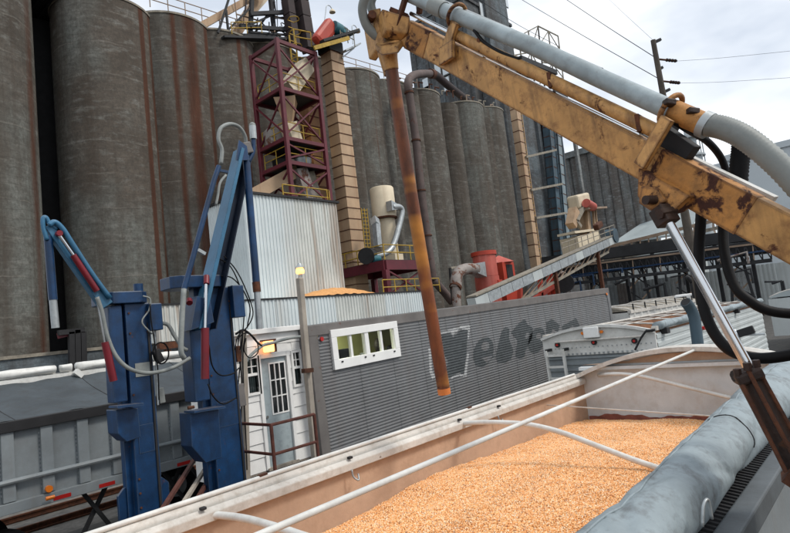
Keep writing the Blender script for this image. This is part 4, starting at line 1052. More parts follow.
rib_print('faded_letter', [[(9.655, 1.449), (9.493, 1.333), (9.295, 1.249), (9.085, 1.206), (8.89, 1.209), (8.731, 1.256), (8.626, 1.342), (8.586, 1.455), (8.615, 1.584), (8.71, 1.713), (8.862, 1.828), (9.054, 1.916), (9.263, 1.965), (9.466, 1.968), (9.635, 1.924), (9.749, 1.838), (9.793, 1.719), (9.76, 1.584)], [(9.517, 1.66), (9.429, 1.617), (9.312, 1.608), (9.209, 1.636), (9.159, 1.691), (9.181, 1.751), (9.267, 1.795), (9.384, 1.805), (9.488, 1.777), (9.539, 1.722)]], m_letter, 0.004)
rib_print('faded_letter', [[(9.982, 2.076), (10.416, 2.157), (10.932, 1.896), (10.705, 1.678), (10.383, 1.834), (10.089, 1.61), (9.861, 1.702)]], m_letter, 0.004)
rib_print('faded_letter', [[(11.07, 1.847), (12.272, 2.02), (12.472, 1.723), (12.144, 1.668), (11.888, 1.795), (11.405, 1.673), (11.09, 1.678)]], m_letter, 0.004)
rib_print('paint_residue', [[(4.276, 2.367), (4.736, 2.392), (5.538, 2.441), (5.634, 2.399), (5.495, 2.071), (5.42, 2.08), (5.513, 2.3), (5.151, 2.37), (4.79, 2.238), (4.704, 2.332), (4.317, 2.321)], [(5.046, 1.162), (5.33, 1.71), (5.397, 1.674), (5.142, 1.094), (4.809, 1.169), (4.45, 1.156), (4.457, 1.186), (4.824, 1.23)], [(3.721, 2.025), (3.815, 2.013), (3.747, 1.472), (3.849, 1.306), (3.715, 1.254), (3.643, 1.439)], [(4.201, 1.198), (4.372, 1.195), (4.187, 1.139)]], m_ghost, 0.0025)
# people and things inside the office
def skin_body(name, verts, edges, radii, mat, parent=None, sub=2):
    me = bpy.data.meshes.new(name); me.from_pydata(verts, edges, []); me.materials.append(mat)
    o = bpy.data.objects.new(name, me); COL.objects.link(o)
    md = o.modifiers.new('skin', 'SKIN'); md.use_smooth_shade = True
    for i, r in enumerate(radii): me.skin_vertices[0].data[i].radius = (r, r) if not isinstance(r, tuple) else r
    me.skin_vertices[0].data[0].use_root = True
    s = o.modifiers.new('sub', 'SUBSURF'); s.levels = sub; s.render_levels = sub
    if parent:
        o.parent = parent; o.matrix_parent_inverse = parent.matrix_basis.inverted()
    return o
px_, py_, pz_ = 10.08, 9.75, 2.64
person = thing('person', 'seated person with dark hair seen through the third office window pane', 'person', (px_, py_, pz_-0.5))
body = skin_body('body', [(px_, py_, pz_), (px_, py_, pz_+0.25), (px_, py_-0.02, pz_+0.5), (px_, py_-0.02, pz_+0.62), (px_, py_-0.05, pz_+0.72), (px_, py_-0.06, pz_+0.84),
    (px_-0.2, py_, pz_+0.48), (px_-0.26, py_-0.05, pz_+0.22), (px_-0.2, py_-0.3, pz_+0.16), (px_+0.2, py_, pz_+0.48), (px_+0.26, py_-0.05, pz_+0.22), (px_+0.2, py_-0.3, pz_+0.16),
    (px_-0.1, py_-0.4, pz_-0.02), (px_-0.1, py_-0.42, pz_-0.5), (px_+0.1, py_-0.4, pz_-0.02), (px_+0.1, py_-0.42, pz_-0.5)],
    [(0, 1), (1, 2), (2, 3), (3, 4), (4, 5), (2, 6), (6, 7), (7, 8), (2, 9), (9, 10), (10, 11), (0, 12), (12, 13), (0, 14), (14, 15)],
    [(0.16, 0.13), (0.15, 0.11), (0.15, 0.1), 0.06, 0.09, 0.085, 0.065, 0.05, 0.035, 0.065, 0.05, 0.035, 0.085, 0.05, 0.085, 0.05], m_cloth, person)
b = B(); b.lathe((px_, py_-0.03, pz_+0.68), [(0.09, -0.06), (0.125, 0.06), (0.12, 0.18), (0.07, 0.27), (0.01, 0.29)], 16); obj('hair', b, m_hair, person, smooth=True)
b = B(); b.lathe((px_, py_-0.095, pz_+0.70), [(0.02, -0.07), (0.065, -0.02), (0.075, 0.07), (0.06, 0.14), (0.01, 0.16)], 14); obj('face', b, m_skin, person, smooth=True)
for k, (x, y, lab) in enumerate(((8.68, 9.5, 'dark office chair back seen through the first window pane'), (10.32, 9.5, 'dark office chair back seen through the fourth window pane'))):
    ch = thing('office_chair', lab, 'chair', (x, y, 2.12), group='chairs in the office')
    obj('backrest', B().box((x-0.2, y-0.04, 3.0), (x+0.2, y+0.04, 3.48-k*0.08)), m_cloth, ch, bevel=0.06)
    obj('stem', B().box((x-0.04, y+0.0, 2.6), (x+0.04, y+0.05, 3.0)), m_dark, ch); obj('seat', B().box((x-0.24, y-0.4, 2.54), (x+0.24, y, 2.62)), m_cloth, ch, bevel=0.03)
    obj('base', B().tube([(x, y-0.2, 2.12), (x, y-0.2, 2.54)], 0.04, 8), m_dark, ch)
b = B(); b.lathe((9.0, 9.25, 3.2), [(0.045, 0), (0.045, 0.14)], 14); mug = tag(obj('mug', b, m_galv, auto=40), 'small grey mug on the sill behind the second window pane', 'mug')
b = B(); b.box((8.0, 9.15, 3.145), (10.0, 9.32, 3.195)); tag(obj('window_ledge', b, m_white), 'white inner ledge below the office window', 'ledge')

# ------------------------------------------------------------------ white scale hut with door
HY = 9.3
hut = thing('scale_hut', 'small white clapboard hut with grey glazed door beside the grey van trailer', 'hut', (6.3, HY, 1.4))
hx0, hx1 = (5.814, 9.300, 2.853)[0], 7.33
hz0, hz1 = (6.589, 9.300, 1.483)[2], (6.643, 9.300, 3.997)[2]
dx0, dx1 = (6.323, 9.300, 2.765)[0]+0.02, (6.965, 9.300, 2.653)[0]-0.02
dz1 = (6.707, 9.300, 3.525)[2]
lwx0, lwx1 = (6.037, 9.300, 3.272)[0], (6.263, 9.300, 3.240)[0]
rwx0, rwx1 = (7.108, 9.300, 3.120)[0], (7.357, 9.300, 3.085)[0]
rwx0 = max(rwx0, dx1+0.13); rwx1 = min(rwx1, hx1-0.06)
wz1, wz0 = (6.142, 9.300, 3.555)[2], (6.120, 9.300, 2.928)[2]
pl = 0.255
nb = int((hz1-hz0)/pl)+1
for i in range(nb):
    za = hz0+i*pl; zb = min(hz1, za+pl-0.008)
    segs = [(hx0, dx0-0.06), (dx1+0.06, hx1)] if za < dz1 else [(hx0, hx1)]
    if za < dz1 < zb-0.1: obj('clapboard', B().box((dx0-0.06, HY-0.02, dz1+0.092), (dx1+0.06, HY+0.02, zb)), m_white, hut)
    for xa, xb in segs:
        cut = [(xa, xb)]
        for wa, wb_ in ((lwx0, lwx1), (rwx0, rwx1)):
            if zb > wz0 and za < wz1:
                if xa < wa and wb_ < xb:
                    if zb > wz1+0.06: obj('clapboard', B().box((wa, HY-0.02, wz1+0.05), (wb_, HY+0.02, zb)), m_white, hut)
                    if za < wz0-0.06: obj('clapboard', B().box((wa, HY-0.02, za), (wb_, HY+0.02, wz0-0.05)), m_white, hut)
                nxt = []
                for p, q in cut:
                    if wa > p and wb_ < q: nxt += [(p, wa), (wb_, q)]
                    else: nxt.append((p, q))
                cut = nxt
        for p, q in cut:
            b = B(); n = 0
            b.v += [(p, HY-0.026, za), (q, HY-0.026, za), (q, HY-0.008, zb), (p, HY-0.008, zb), (p, HY+0.02, za), (q, HY+0.02, za), (q, HY+0.02, zb), (p, HY+0.02, zb)]
            b.f += [(0, 1, 2, 3), (4, 7, 6, 5), (0, 4, 5, 1), (3, 2, 6, 7), (0, 3, 7, 4), (1, 5, 6, 2)]
            obj('clapboard', b, m_white, hut)
b = B(); b.box((hx0, HY+0.9, hz0-0.2), (hx1, HY+1.6, hz1)); obj('back_wall', b, m_dark, hut)
b = B(); b.box((hx0-0.06, HY-0.05, hz0-0.2), (hx0, HY+1.6, hz1)); obj('side_wall', b, m_white, hut)
b = B(); b.box((hx1, HY-0.05, hz0-0.2), (hx1+0.03, HY+1.6, hz1)); obj('corner_board', b, m_white, hut)
b = B(); b.box((hx0-0.12, HY-0.10, hz1), (hx1+0.03, HY+1.7, hz1+0.10)); obj('roof', b, m_white, hut, bevel=0.01)
b = B(); b.box((hx0, HY-0.02, hz0-0.2), (hx1, HY+0.9, hz0-0.01)); obj('sill_beam', b, m_wood, hut)
# door frame, door
b = B()
b.box((dx0-0.075, HY-0.05, hz0), (dx0, HY+0.03, dz1+0.09)).box((dx1, HY-0.05, hz0), (dx1+0.075, HY+0.03, dz1+0.09)).box((dx0, HY-0.05, dz1), (dx1, HY+0.03, dz1+0.09))
obj('door_frame', b, m_white_clean, hut, bevel=0.006)
gx0, gx1 = (6.556, 9.300, 2.913)[0], dx1-0.05
gz0, gz1 = (6.704, 9.300, 2.470)[2], (6.764, 9.300, 3.401)[2]
b = B()
b.box((dx0, HY, hz0+0.03), (dx1, HY+0.045, gz0)).box((dx0, HY, gz1), (dx1, HY+0.045, dz1)).box((dx0, HY, gz0), (gx0, HY+0.045, gz1)).box((gx1, HY, gz0), (dx1, HY+0.045, gz1))
door = obj('door', b, m_doorgrey, hut)
b = B(); t = 0.028
b.box((gx0-t, HY-0.012, gz0-t), (gx1+t, HY+0.02, gz0)).box((gx0-t, HY-0.012, gz1), (gx1+t, HY+0.02, gz1+t)).box((gx0-t, HY-0.012, gz0), (gx0, HY+0.02, gz1)).box((gx1, HY-0.012, gz0), (gx1+t, HY+0.02, gz1))
obj('glazing_frame', b, m_white_clean, door)
for i in (1, 2):
    x = gx0+(gx1-gx0)*i/3; obj('glazing_bar', B().box((x-0.011, HY-0.008, gz0), (x+0.011, HY+0.015, gz1)), m_white_clean, door)
    z = gz0+(gz1-gz0)*i/3; obj('glazing_bar', B().box((gx0, HY-0.006, z-0.011), (gx1, HY+0.013, z+0.011)), m_white_clean, door)
for i in range(3):
    for j in range(3):
        xa = gx0+(gx1-gx0)*i/3+0.012; xb = gx0+(gx1-gx0)*(i+1)/3-0.012; za = gz0+(gz1-gz0)*j/3+0.012; zb = gz0+(gz1-gz0)*(j+1)/3-0.012
        obj('pane', B().box((xa, HY+0.016, za), (xb, HY+0.022, zb)), m_darkglass, door)
kp = (dx0+0.05, HY-0.03, hz0+0.95)
obj('handle', B().tube([kp, add(kp, (0, 0.04, 0))], 0.028, 12), m_chrome, door, auto=40)
b = B(); b.box((dx0-0.05, HY-0.08, hz0-0.02), (dx1+0.05, HY+0.02, hz0+0.03)); obj('threshold', b, m_wood, hut)
for k, (xa, xb) in enumerate(((lwx0, lwx1), (rwx0, rwx1))):
    b = B(); t = 0.045
    b.box((xa-t, HY-0.05, wz0-t), (xb+t, HY+0.03, wz0)).box((xa-t, HY-0.05, wz1), (xb+t, HY+0.03, wz1+t)).box((xa-t, HY-0.05, wz0), (xa, HY+0.03, wz1)).box((xb, HY-0.05, wz0), (xb+t, HY+0.03, wz1))
    w = obj('window', b, m_white_clean, hut)
    zm = (wz0+wz1)/2+0.02; xm = (xa+xb)/2
    obj('meeting_rail', B().box((xa, HY-0.03, zm-0.025), (xb, HY+0.02, zm+0.025)), m_white_clean, w)
    obj('glazing_bar', B().box((xm-0.010, HY-0.02, zm+0.025), (xm+0.010, HY+0.015, wz1)), m_white_clean, w)
    obj('glazing_bar', B().box((xa, HY-0.018, (zm+wz1)/2-0.006), (xb, HY+0.013, (zm+wz1)/2+0.012)), m_white_clean, w)
    obj('pane', B().quad((xa, HY+0.016, wz0), (xb, HY+0.016, wz0), (xb, HY+0.016, wz1), (xa, HY+0.016, wz1)), m_glass, w)
    cb = B(); cb.ribs((xa, HY+0.09, wz0), (xb-xa, 0, 0), (0, 0, wz1-wz0), (0, -1, 0), 0.05, 0.03); obj('curtain', cb, m_curtain, w)
lp = (6.495, 9.100, 3.748)
wlamp = thing('wall_lamp', 'glowing orange wall lamp above the hut door', 'lamp', lp)
obj('lens', B().box((lp[0]-0.12, 9.08, lp[2]-0.11), (lp[0]+0.07, 9.2, lp[2]+0.10)), m_walllamp, wlamp, bevel=0.02)
obj('housing', B().box((lp[0]+0.072, 9.10, lp[2]-0.12), (lp[0]+0.13, 9.26, lp[2]+0.13)).box((lp[0]-0.13, 9.1, lp[2]+0.102), (lp[0]+0.07, 9.26, lp[2]+0.13)), m_rust, wlamp)
obj('conduit', B().tube(curve([(7.368, 9.050, 3.854), (6.919, 9.050, 3.856), (6.488, 9.050, 3.803), (6.260, 9.050, 3.770), (5.983, 9.050, 3.617), (5.888, 9.050, 3.520)], 5), 0.03, 8), m_hose, wlamp, smooth=True)

# ------------------------------------------------------------------ lamp pole at the van corner
pt, pb_ = (6.936, 8.600, 4.974), (6.853, 8.600, 1.396)
pole = thing('lamp_pole', 'weathered wooden lamp pole with a lit sodium lamp at the hut corner', 'lamp post', pb_)
obj('pole', B().bar(add(pb_, (0, 0, -1.9)), pt, 0.115, 0.115, up=(0, 1, 0)), m_wood, pole, bevel=0.02)
obj('clamp', B().bar((6.721, 8.500, 3.226), (6.935, 8.500, 3.215), 0.1, 0.08), m_rust, pole)
lh = (6.965, 8.600, 5.110)
b = B(); b.lathe(lh, [(0.03, -0.06), (0.075, -0.05), (0.085, 0.0), (0.06, 0.06), (0.01, 0.07)], 18); obj('lamp_globe', b, m_lamp, pole, smooth=True)
b = B(); b.lathe(add(lh, (0, 0, 0.06)), [(0.10, 0), (0.05, 0.05), (0.03, 0.09)], 14); obj('lamp_hood', b, m_galv, pole, auto=50)
obj('lamp_neck', B().tube([add(pt, (0, 0, -0.03)), add(lh, (0, 0, -0.05))], 0.035, 8), m_galv, pole)

# ------------------------------------------------------------------ landing with rusty handrail
c0 = (5.567, 8.000, 2.494)
rz = c0[2]; fz = hz0-0.02
rxe = (6.474, 8.000, 2.498)[0]; ryb = (5.150, 8.237, 2.605)[1]
lnd = thing('entry_landing', 'steel grating landing with rusty pipe handrail before the hut door', 'landing', (c0[0], 8.0, 0))
ryb = 9.2
for z in (rz, rz-0.47):
    obj('handrail', B().tube([(c0[0]-0.0, ryb, z), (c0[0], 8.0, z), (rxe, 8.0, z)], 0.026, 8), m_handrail, lnd, auto=40)
for x, y in ((c0[0], 8.0), (rxe, 8.0), (c0[0], ryb)):
    obj('rail_post', B().tube([(x, y, fz-0.5), (x, y, rz)], 0.03, 8), m_handrail, lnd, auto=40)
b = B()
for i in range(40):
    x = c0[0]-0.05+(7.4-c0[0])*i/39; b.box((x-0.006, 7.95, fz-0.035), (x+0.006, 9.24, fz))
for i in range(26):
    y = 7.96+1.26*i/25; b.box((c0[0]-0.05, y-0.006, fz-0.03), (7.4, y+0.006, fz-0.005))
o = obj('grating', b, m_grate, lnd); o['kind'] = 'stuff'
obj('landing_frame', B().bar((c0[0]-0.08, 7.93, fz-0.06), (7.45, 7.93, fz-0.06), 0.04, 0.12), m_handrail, lnd)
obj('landing_frame', B().bar((c0[0]-0.08, 7.95, fz-0.06), (c0[0]-0.08, 9.24, fz-0.06), 0.04, 0.12), m_handrail, lnd)
for x in (c0[0], 7.3):
    for y in (8.0, 9.1): obj('landing_leg', B().bar((x, y, 0), (x, y, fz-0.05), 0.08), m_handrail, lnd)
stair = thing('stair_rail', 'rusty slanting stair rails going down left of the landing', 'stair railing', (4.138, 7.800, 1.757))
for k, (p, q) in enumerate((((3.426, 7.600, 1.766), (4.975, 9.400, 2.038)), ((3.904, 7.900, 1.721), (5.218, 9.500, 1.819)), ((4.269, 8.200, 1.630), (5.400, 9.600, 1.695)), ((4.536, 8.400, 1.570), (5.257, 9.400, 1.411)))):
    obj('stair_bar', B().bar(p, q, 0.055), m_handrail if k % 2 == 0 else m_wood, stair)

# ------------------------------------------------------------------ cables beside the hut
cab = thing('cable_bundle', 'tangle of black cables and junction boxes on a post left of the hut', 'cables', (5.544, 8.900, 1.714))
obj('cable_post', B().bar((5.852, 9.000, 4.099), (5.667, 9.000, 1.504), 0.09), m_wood, cab)
obj('junction_box', B().bar((5.548, 8.800, 3.173), (5.569, 8.800, 2.794), 0.13, 0.1, up=(0, 1, 0)), m_cframe, cab, bevel=0.01)
obj('junction_box', B().bar((5.500, 8.700, 3.828), (5.503, 8.700, 3.553), 0.09, 0.1, up=(0, 1, 0)), m_rust, cab, bevel=0.01)
obj('cable', B().tube(curve([(5.290, 8.510, 5.367), (5.532, 8.560, 5.132), (5.677, 8.530, 4.774), (5.806, 8.570, 4.385), (5.679, 8.570, 4.148), (5.407, 8.480, 3.993), (5.320, 8.470, 3.766)], 5), 0.011, 6), m_black, cab, smooth=True)
obj('cable', B().tube(curve([(5.228, 8.600, 5.347), (5.389, 8.510, 5.195), (5.534, 8.510, 4.880), (5.676, 8.630, 4.522), (5.559, 8.550, 4.087), (5.498, 8.600, 3.754)], 5), 0.011, 6), m_black, cab, smooth=True)
obj('cable', B().tube(curve([(5.225, 8.550, 5.030), (5.446, 8.570, 4.995), (5.590, 8.490, 4.772), (5.752, 8.570, 4.458), (5.682, 8.610, 4.116)], 5), 0.011, 6), m_black, cab, smooth=True)
obj('cable', B().tube(curve([(5.406, 8.550, 3.930), (5.639, 8.590, 4.032), (5.822, 8.580, 3.892), (5.773, 8.480, 3.682), (5.675, 8.590, 3.596), (5.551, 8.560, 3.746), (5.585, 8.520, 3.945)], 5), 0.011, 6), m_black, cab, smooth=True)
obj('cable', B().tube(curve([(5.610, 8.720, 4.097), (5.624, 8.860, 3.755), (5.614, 8.800, 3.232), (5.551, 8.840, 2.558), (5.555, 8.860, 1.881)], 5), 0.011, 6), m_black, cab, smooth=True)
obj('cable', B().tube(curve([(5.806, 8.830, 4.124), (5.722, 8.870, 3.656), (5.615, 8.780, 2.974), (5.621, 8.850, 2.204), (5.552, 8.790, 1.720)], 5), 0.011, 6), m_black, cab, smooth=True)
obj('cable', B().tube(curve([(5.758, 8.870, 4.007), (5.637, 8.860, 3.474), (5.464, 8.740, 2.914), (5.444, 8.740, 1.752)], 5), 0.011, 6), m_black, cab, smooth=True)
obj('cable', B().tube(curve([(5.543, 8.750, 4.035), (5.767, 8.870, 4.095), (5.851, 8.790, 4.010), (6.002, 8.820, 3.855), (6.066, 8.770, 3.773)], 5), 0.02, 6), m_black, cab, smooth=True)

# ------------------------------------------------------------------ blue truck-probe samplers
def oct_plate(x0, x1, y0, y1, z0, z1, ch):
    return B().prism([(x0+ch, y0, z0), (x1-ch, y0, z0), (x1, y0+ch, z0), (x1, y1-ch, z0), (x1-ch, y1, z0), (x0+ch, y1, z0), (x0, y1-ch, z0), (x0, y0+ch, z0)], (0, 0, z1-z0))
# --- shorter one at left, boom reaching left
s1 = thing('probe_sampler', 'blue hydraulic probe sampler at left with its boom reaching left', 'sampler', (4.1, 8.6, 0), group='blue probe samplers')
ya, yb2 = 8.6, 8.95
xa, xb = (3.620, 8.600, 3.235)[0], (3.987, 8.600, 3.171)[0]
zt = (3.850, 8.600, 4.644)[2]
obj('column', B().box((xa, ya, 0.02), (xb, yb2, zt)), m_blue, s1, bevel=0.015)
obj('column_flange', B().box((xa-0.09, ya+0.12, 0.02), (xa, yb2-0.1, zt)), m_blue, s1)
hp0, hp1 = (3.293, 8.600, 4.715)[0], (3.944, 8.600, 4.685)[0]
obj('head_plate', oct_plate(hp0, hp1+0.03, 8.5, 9.1, zt, (3.565, 8.600, 4.799)[2]+0.02, 0.13), m_blue, s1, bevel=0.012)
cp = (3.929, 8.800, 4.740); obj('swivel_cap', B().tube([cp, add(cp, (0, 0, 0.22))], 0.07, 16), m_blue, s1, auto=40)
obj('control_box', B().box(((3.938, 8.600, 4.380)[0], 8.50, (3.971, 8.600, 4.210)[2]), ((4.139, 8.600, 4.365)[0], 8.72, (4.001, 8.600, 4.621)[2])), m_blue, s1, bevel=0.015)
obj('swing_post', B().box(((3.396, 8.600, 3.699)[0]-0.03, 8.56, (3.492, 8.600, 3.229)[2]), ((3.564, 8.600, 3.676)[0], 8.8, (3.482, 8.600, 4.618)[2])), m_blue, s1, bevel=0.02)
obj('lower_housing', B().prism([add((3.342, 8.450, 3.145), (0, 0, 0)), (3.648, 8.450, 3.116), (3.662, 8.450, 2.703), (3.463, 8.450, 2.678), (3.348, 8.450, 2.813)], (0, 0.35, 0)), m_blue, s1, bevel=0.012)
obj('housing_lid', B().bar((3.293, 8.420, 3.195), (3.653, 8.420, 3.172), 0.3, 0.03), m_blue, s1)
for s, (u0, u1) in enumerate(((123, 137), (158, 174))):
    x0, x1 = ((3.413, 8.600, 1.814)[0], xa+0.01) if s == 0 else (xb-0.01, (4.160, 8.600, 1.587)[0])
    zg = (3.523, 8.600, 2.001)[2]; c = 0.09
    pl_ = [(x0, 8.75, 0.02), (x1, 8.75, 0.02), (x1, 8.75, zg), (x0+c, 8.75, zg), (x0, 8.75, zg-c)] if s == 0 else [(x0, 8.75, 0.02), (x1, 8.75, 0.02), (x1, 8.75, zg-c), (x1-c, 8.75, zg), (x0, 8.75, zg)]
    obj('base_gusset', B().prism(pl_, (0, 0.05, 0)), m_blue, s1)
obj('base_plate', B().box((xa-0.5, 8.3, 0.004), (xb+0.5, 9.3, 0.04)), m_blue, s1)
boom = obj('boom', B().bar((3.318, 8.500, 4.616), (2.619, 8.500, 5.745), 0.15, 0.17, w2=0.12, h2=0.10), m_lblue, s1, bevel=0.01)
obj('boom_pipe', B().tube(curve([(3.340, 8.400, 4.718), (3.131, 8.400, 5.051), (2.885, 8.400, 5.500), (2.782, 8.400, 5.691), (2.688, 8.400, 5.783), (2.613, 8.400, 5.738)], 5), 0.036, 8), m_lblue, boom, smooth=True)
obj('lift_cylinder', B().tube([(3.163, 8.380, 4.822), (2.882, 8.380, 5.329)], 0.042, 12), m_red, s1, auto=40)
obj('lift_rod', B().tube([(2.882, 8.380, 5.329), (2.722, 8.380, 5.601)], 0.022, 8), m_chrome, s1, auto=40)
obj('rod_eye', B().tube([(2.723, 8.420, 5.623), (2.722, 8.340, 5.621)], 0.04, 10), m_red, s1, auto=40)
obj('probe_tube', B().tube([(2.625, 8.500, 5.607), (2.643, 8.500, 4.733)], 0.055, 10), m_blue, s1, auto=40)
obj('probe_tip', B().tube([(2.643, 8.500, 4.733), (2.655, 8.500, 4.355)], 0.048, 10), m_galv, s1, auto=40)
obj('head_hose', B().tube(curve([(2.595, 8.450, 5.541), (2.561, 8.450, 5.704), (2.560, 8.450, 5.828), (2.597, 8.450, 5.851), (2.642, 8.450, 5.764), (2.724, 8.450, 5.698)], 5), 0.03, 8), m_lblue, s1, smooth=True)
obj('grain_hose', B().tube(curve([(3.128, 8.300, 4.729), (3.181, 8.300, 4.518), (3.228, 8.300, 4.194), (3.330, 8.300, 3.892), (3.509, 8.300, 3.688), (3.812, 8.350, 3.591), (4.173, 8.400, 3.617), (4.474, 8.400, 3.731)], 6), 0.029, 10), m_hose, s1, smooth=True)
obj('swing_cylinder', B().tube([(3.204, 8.320, 4.101), (3.283, 8.320, 3.554)], 0.052, 12), m_red, s1, auto=40)
obj('swing_rod', B().tube([(3.144, 8.320, 4.647), (3.204, 8.320, 4.101)], 0.02, 8), m_chrome, s1, auto=40)
obj('back_pipe', B().tube([(3.729, 8.850, 4.601), (3.667, 8.850, 3.226)], 0.022, 8), m_galv, s1, auto=40)
obj('head_cable', B().tube(curve([(3.835, 8.450, 4.733), (3.937, 8.450, 4.683), (3.910, 8.450, 4.518), (3.792, 8.450, 4.347), (3.929, 8.450, 4.157)], 5), 0.012, 6), m_hose, s1, smooth=True)
obj('head_cable', B().tube(curve([(3.908, 8.400, 4.603), (3.906, 8.400, 4.364), (3.939, 8.400, 3.988), (3.954, 8.400, 3.587), (3.939, 8.400, 3.179)], 5), 0.010, 6), m_black, s1, smooth=True)
obj('outlet_box', B().bar((4.109, 8.700, 3.332), (4.123, 8.700, 3.102), 0.09, 0.07, up=(0, 1, 0)), m_hose, s1, bevel=0.008)
obj('cable_coil', B().tube([add((4.069, 8.500, 3.860), (0.12*math.cos(a), 0, 0.16*math.sin(a))) for a in [R(k*15) for k in range(25)]], 0.012, 6), m_black, s1, smooth=True)
obj('valve_block', B().bar((3.980, 8.500, 3.915), (4.059, 8.500, 3.726), 0.1, 0.1), m_dark, s1, bevel=0.01)
obj('drop_pipe', B().tube([(4.049, 8.600, 4.219), (4.012, 8.600, 3.092)], 0.015, 6), m_galv, s1)
bolt_me = B().tube([(0, 0, 0), (0, -0.018, 0)], 0.016, 6)
def bolts(par, spots):
    first = None
    for p in spots:
        if first is None:
            o = obj('bolt', bolt_me, m_rust, par); o.location = p; first = o.data
        else: meshobj('bolt', first, par, p)
def bolt_spots(x0, x1, z0, z1, y, n): return [(x, y, z0+(z1-z0)*k/(n-1)) for x in (x0, x1) for k in range(n)]
bolts(s1, bolt_spots(xa+0.04, xb-0.04, 1.7, 2.1, ya, 3)+bolt_spots(xa+0.05, xb-0.05, 4.2, 4.5, ya, 2)+bolt_spots(xa+0.04, xb-0.04, 3.0, 3.3, ya, 2))
obj('cover_plate', B().box((xa+0.07, ya-0.008, 2.45), (xb-0.07, ya, 2.85)), m_blue, s1)
obj('cover_plate', B().box((xa+0.09, ya-0.008, 3.55), (xb-0.05, ya, 3.75)), m_hose, s1)
obj('cable_tray', B().box((xb-0.06, ya-0.02, 0.6), (xb-0.03, ya, zt-0.3)), m_dark, s1)
# --- taller one, boom raised
s2 = thing('probe_sampler', 'blue hydraulic probe sampler beside the white hut with its boom raised high', 'sampler', (5.4, 8.6, 0), group='blue probe samplers')
xa, xb = (4.884, 8.600, 3.015)[0], (5.414, 8.600, 2.923)[0]
zt = (5.219, 8.600, 4.849)[2]
obj('column', B().box((xa, ya, 0.02), (xb, yb2, zt)), m_blue, s2, bevel=0.015)
obj('column_flange', B().box((xa-0.10, ya+0.1, 0.02), (xa, yb2-0.1, zt)), m_blue, s2)
hp0 = (4.358, 8.600, 4.905)[0]; hp1 = (5.241, 8.600, 4.882)[0]
obj('head_plate', oct_plate(hp0, hp1+0.06, 8.5, 9.1, zt, (4.867, 8.600, 5.025)[2]+0.02, 0.13), m_blue, s2, bevel=0.012)
cp = (5.216, 8.750, 4.989); obj('swivel_cap', B().tube([cp, add(cp, (0, 0, 0.28))], 0.075, 16), m_blue, s2, auto=40)
obj('control_box', B().box(((5.369, 8.600, 4.620)[0], 8.46, (5.436, 8.600, 4.307)[2]), ((5.585, 8.600, 4.611)[0], 8.72, (5.490, 8.600, 4.858)[2])), m_blue, s2, bevel=0.015)
obj('swing_post', B().box(((4.565, 8.600, 3.541)[0], 8.50, (4.607, 8.600, 3.032)[2]), ((4.822, 8.600, 3.506)[0], 8.85, (4.721, 8.600, 4.356)[2])), m_blue, s2, bevel=0.02)
obj('lower_housing', B().prism([(4.404, 8.400, 2.902), (4.896, 8.400, 2.871), (4.878, 8.400, 2.112), (4.601, 8.400, 2.105), (4.394, 8.400, 2.395)], (0, 0.35, 0)), m_blue, s2, bevel=0.012)
obj('housing_lid', B().bar((4.390, 8.400, 2.920), (4.917, 8.400, 2.899), 0.32, 0.03), m_blue, s2)
obj('pivot_bolt', B().tube([(4.352, 8.350, 2.988), (4.450, 8.350, 2.985)], 0.025, 8), m_rust, s2)
obj('base_plate', B().box((xa-0.5, 8.3, 0.004), (xb+0.5, 9.3, 0.04)), m_blue, s2)
boom = obj('boom', B().bar((4.631, 8.420, 4.155), (5.718, 8.420, 7.272), 0.075, 0.32, up=(0, 1, 0), w2=0.065, h2=0.28), m_lblue, s2, bevel=0.008)
obj('boom_shade_web', B().bar((4.890, 8.620, 4.149), (5.964, 8.600, 7.326), 0.22, 0.03, up=(0, 1, 0), w2=0.18), m_navy_shade, boom)  # web and far flange added to give the boom a dark underside
obj('boom_shade_flange', B().bar((4.977, 8.520, 4.150), (6.001, 8.500, 7.283), 0.02, 0.2, up=(0, 1, 0)), m_navy_shade, boom)
obj('boom_end_plate', B().prism([(5.557, 8.300, 7.031), (5.825, 8.300, 7.069), (5.810, 8.300, 7.324), (5.655, 8.300, 7.409)], (0, 0.02, 0)), m_blue, boom)
obj('boom_knuckle', B().prism([(4.463, 8.280, 4.158), (4.865, 8.280, 4.252), (4.827, 8.280, 4.608), (4.608, 8.280, 4.681)], (0, 0.4, 0)), m_blue, boom)
pipe = [(4.385, 8.250, 4.795), (4.512, 8.250, 5.123), (5.064, 8.250, 6.603), (5.181, 8.250, 6.859)]
obj('boom_pipe', B().tube(pipe, 0.042, 10), m_blue, s2, auto=40)
obj('pipe_bracket', B().bar((5.167, 8.300, 6.802), (5.376, 8.300, 6.793), 0.04), m_blue, s2)
obj('pipe_bracket', B().bar((4.701, 8.300, 5.422), (4.817, 8.300, 5.359), 0.05), m_galv, s2)
obj('grain_hose', B().tube(curve([(4.358, 8.200, 4.790), (4.261, 8.150, 4.315), (4.209, 8.150, 3.870), (4.272, 8.200, 3.746)], 6), 0.04, 10), m_hose, s2, smooth=True)
obj('over_hose', B().tube(curve([(5.222, 8.250, 6.899), (5.265, 8.250, 7.151), (5.216, 8.250, 7.336), (5.283, 8.250, 7.542), (5.501, 8.300, 7.672), (5.713, 8.350, 7.674), (5.857, 8.400, 7.549), (5.911, 8.450, 7.349)], 6), 0.033, 10), m_hose, s2, smooth=True)
obj('loop_hose', B().tube(curve([(5.332, 8.300, 6.735), (5.203, 8.300, 6.580), (5.146, 8.300, 6.367), (5.092, 8.300, 6.191)], 5), 0.022, 8), m_hose, s2, smooth=True)
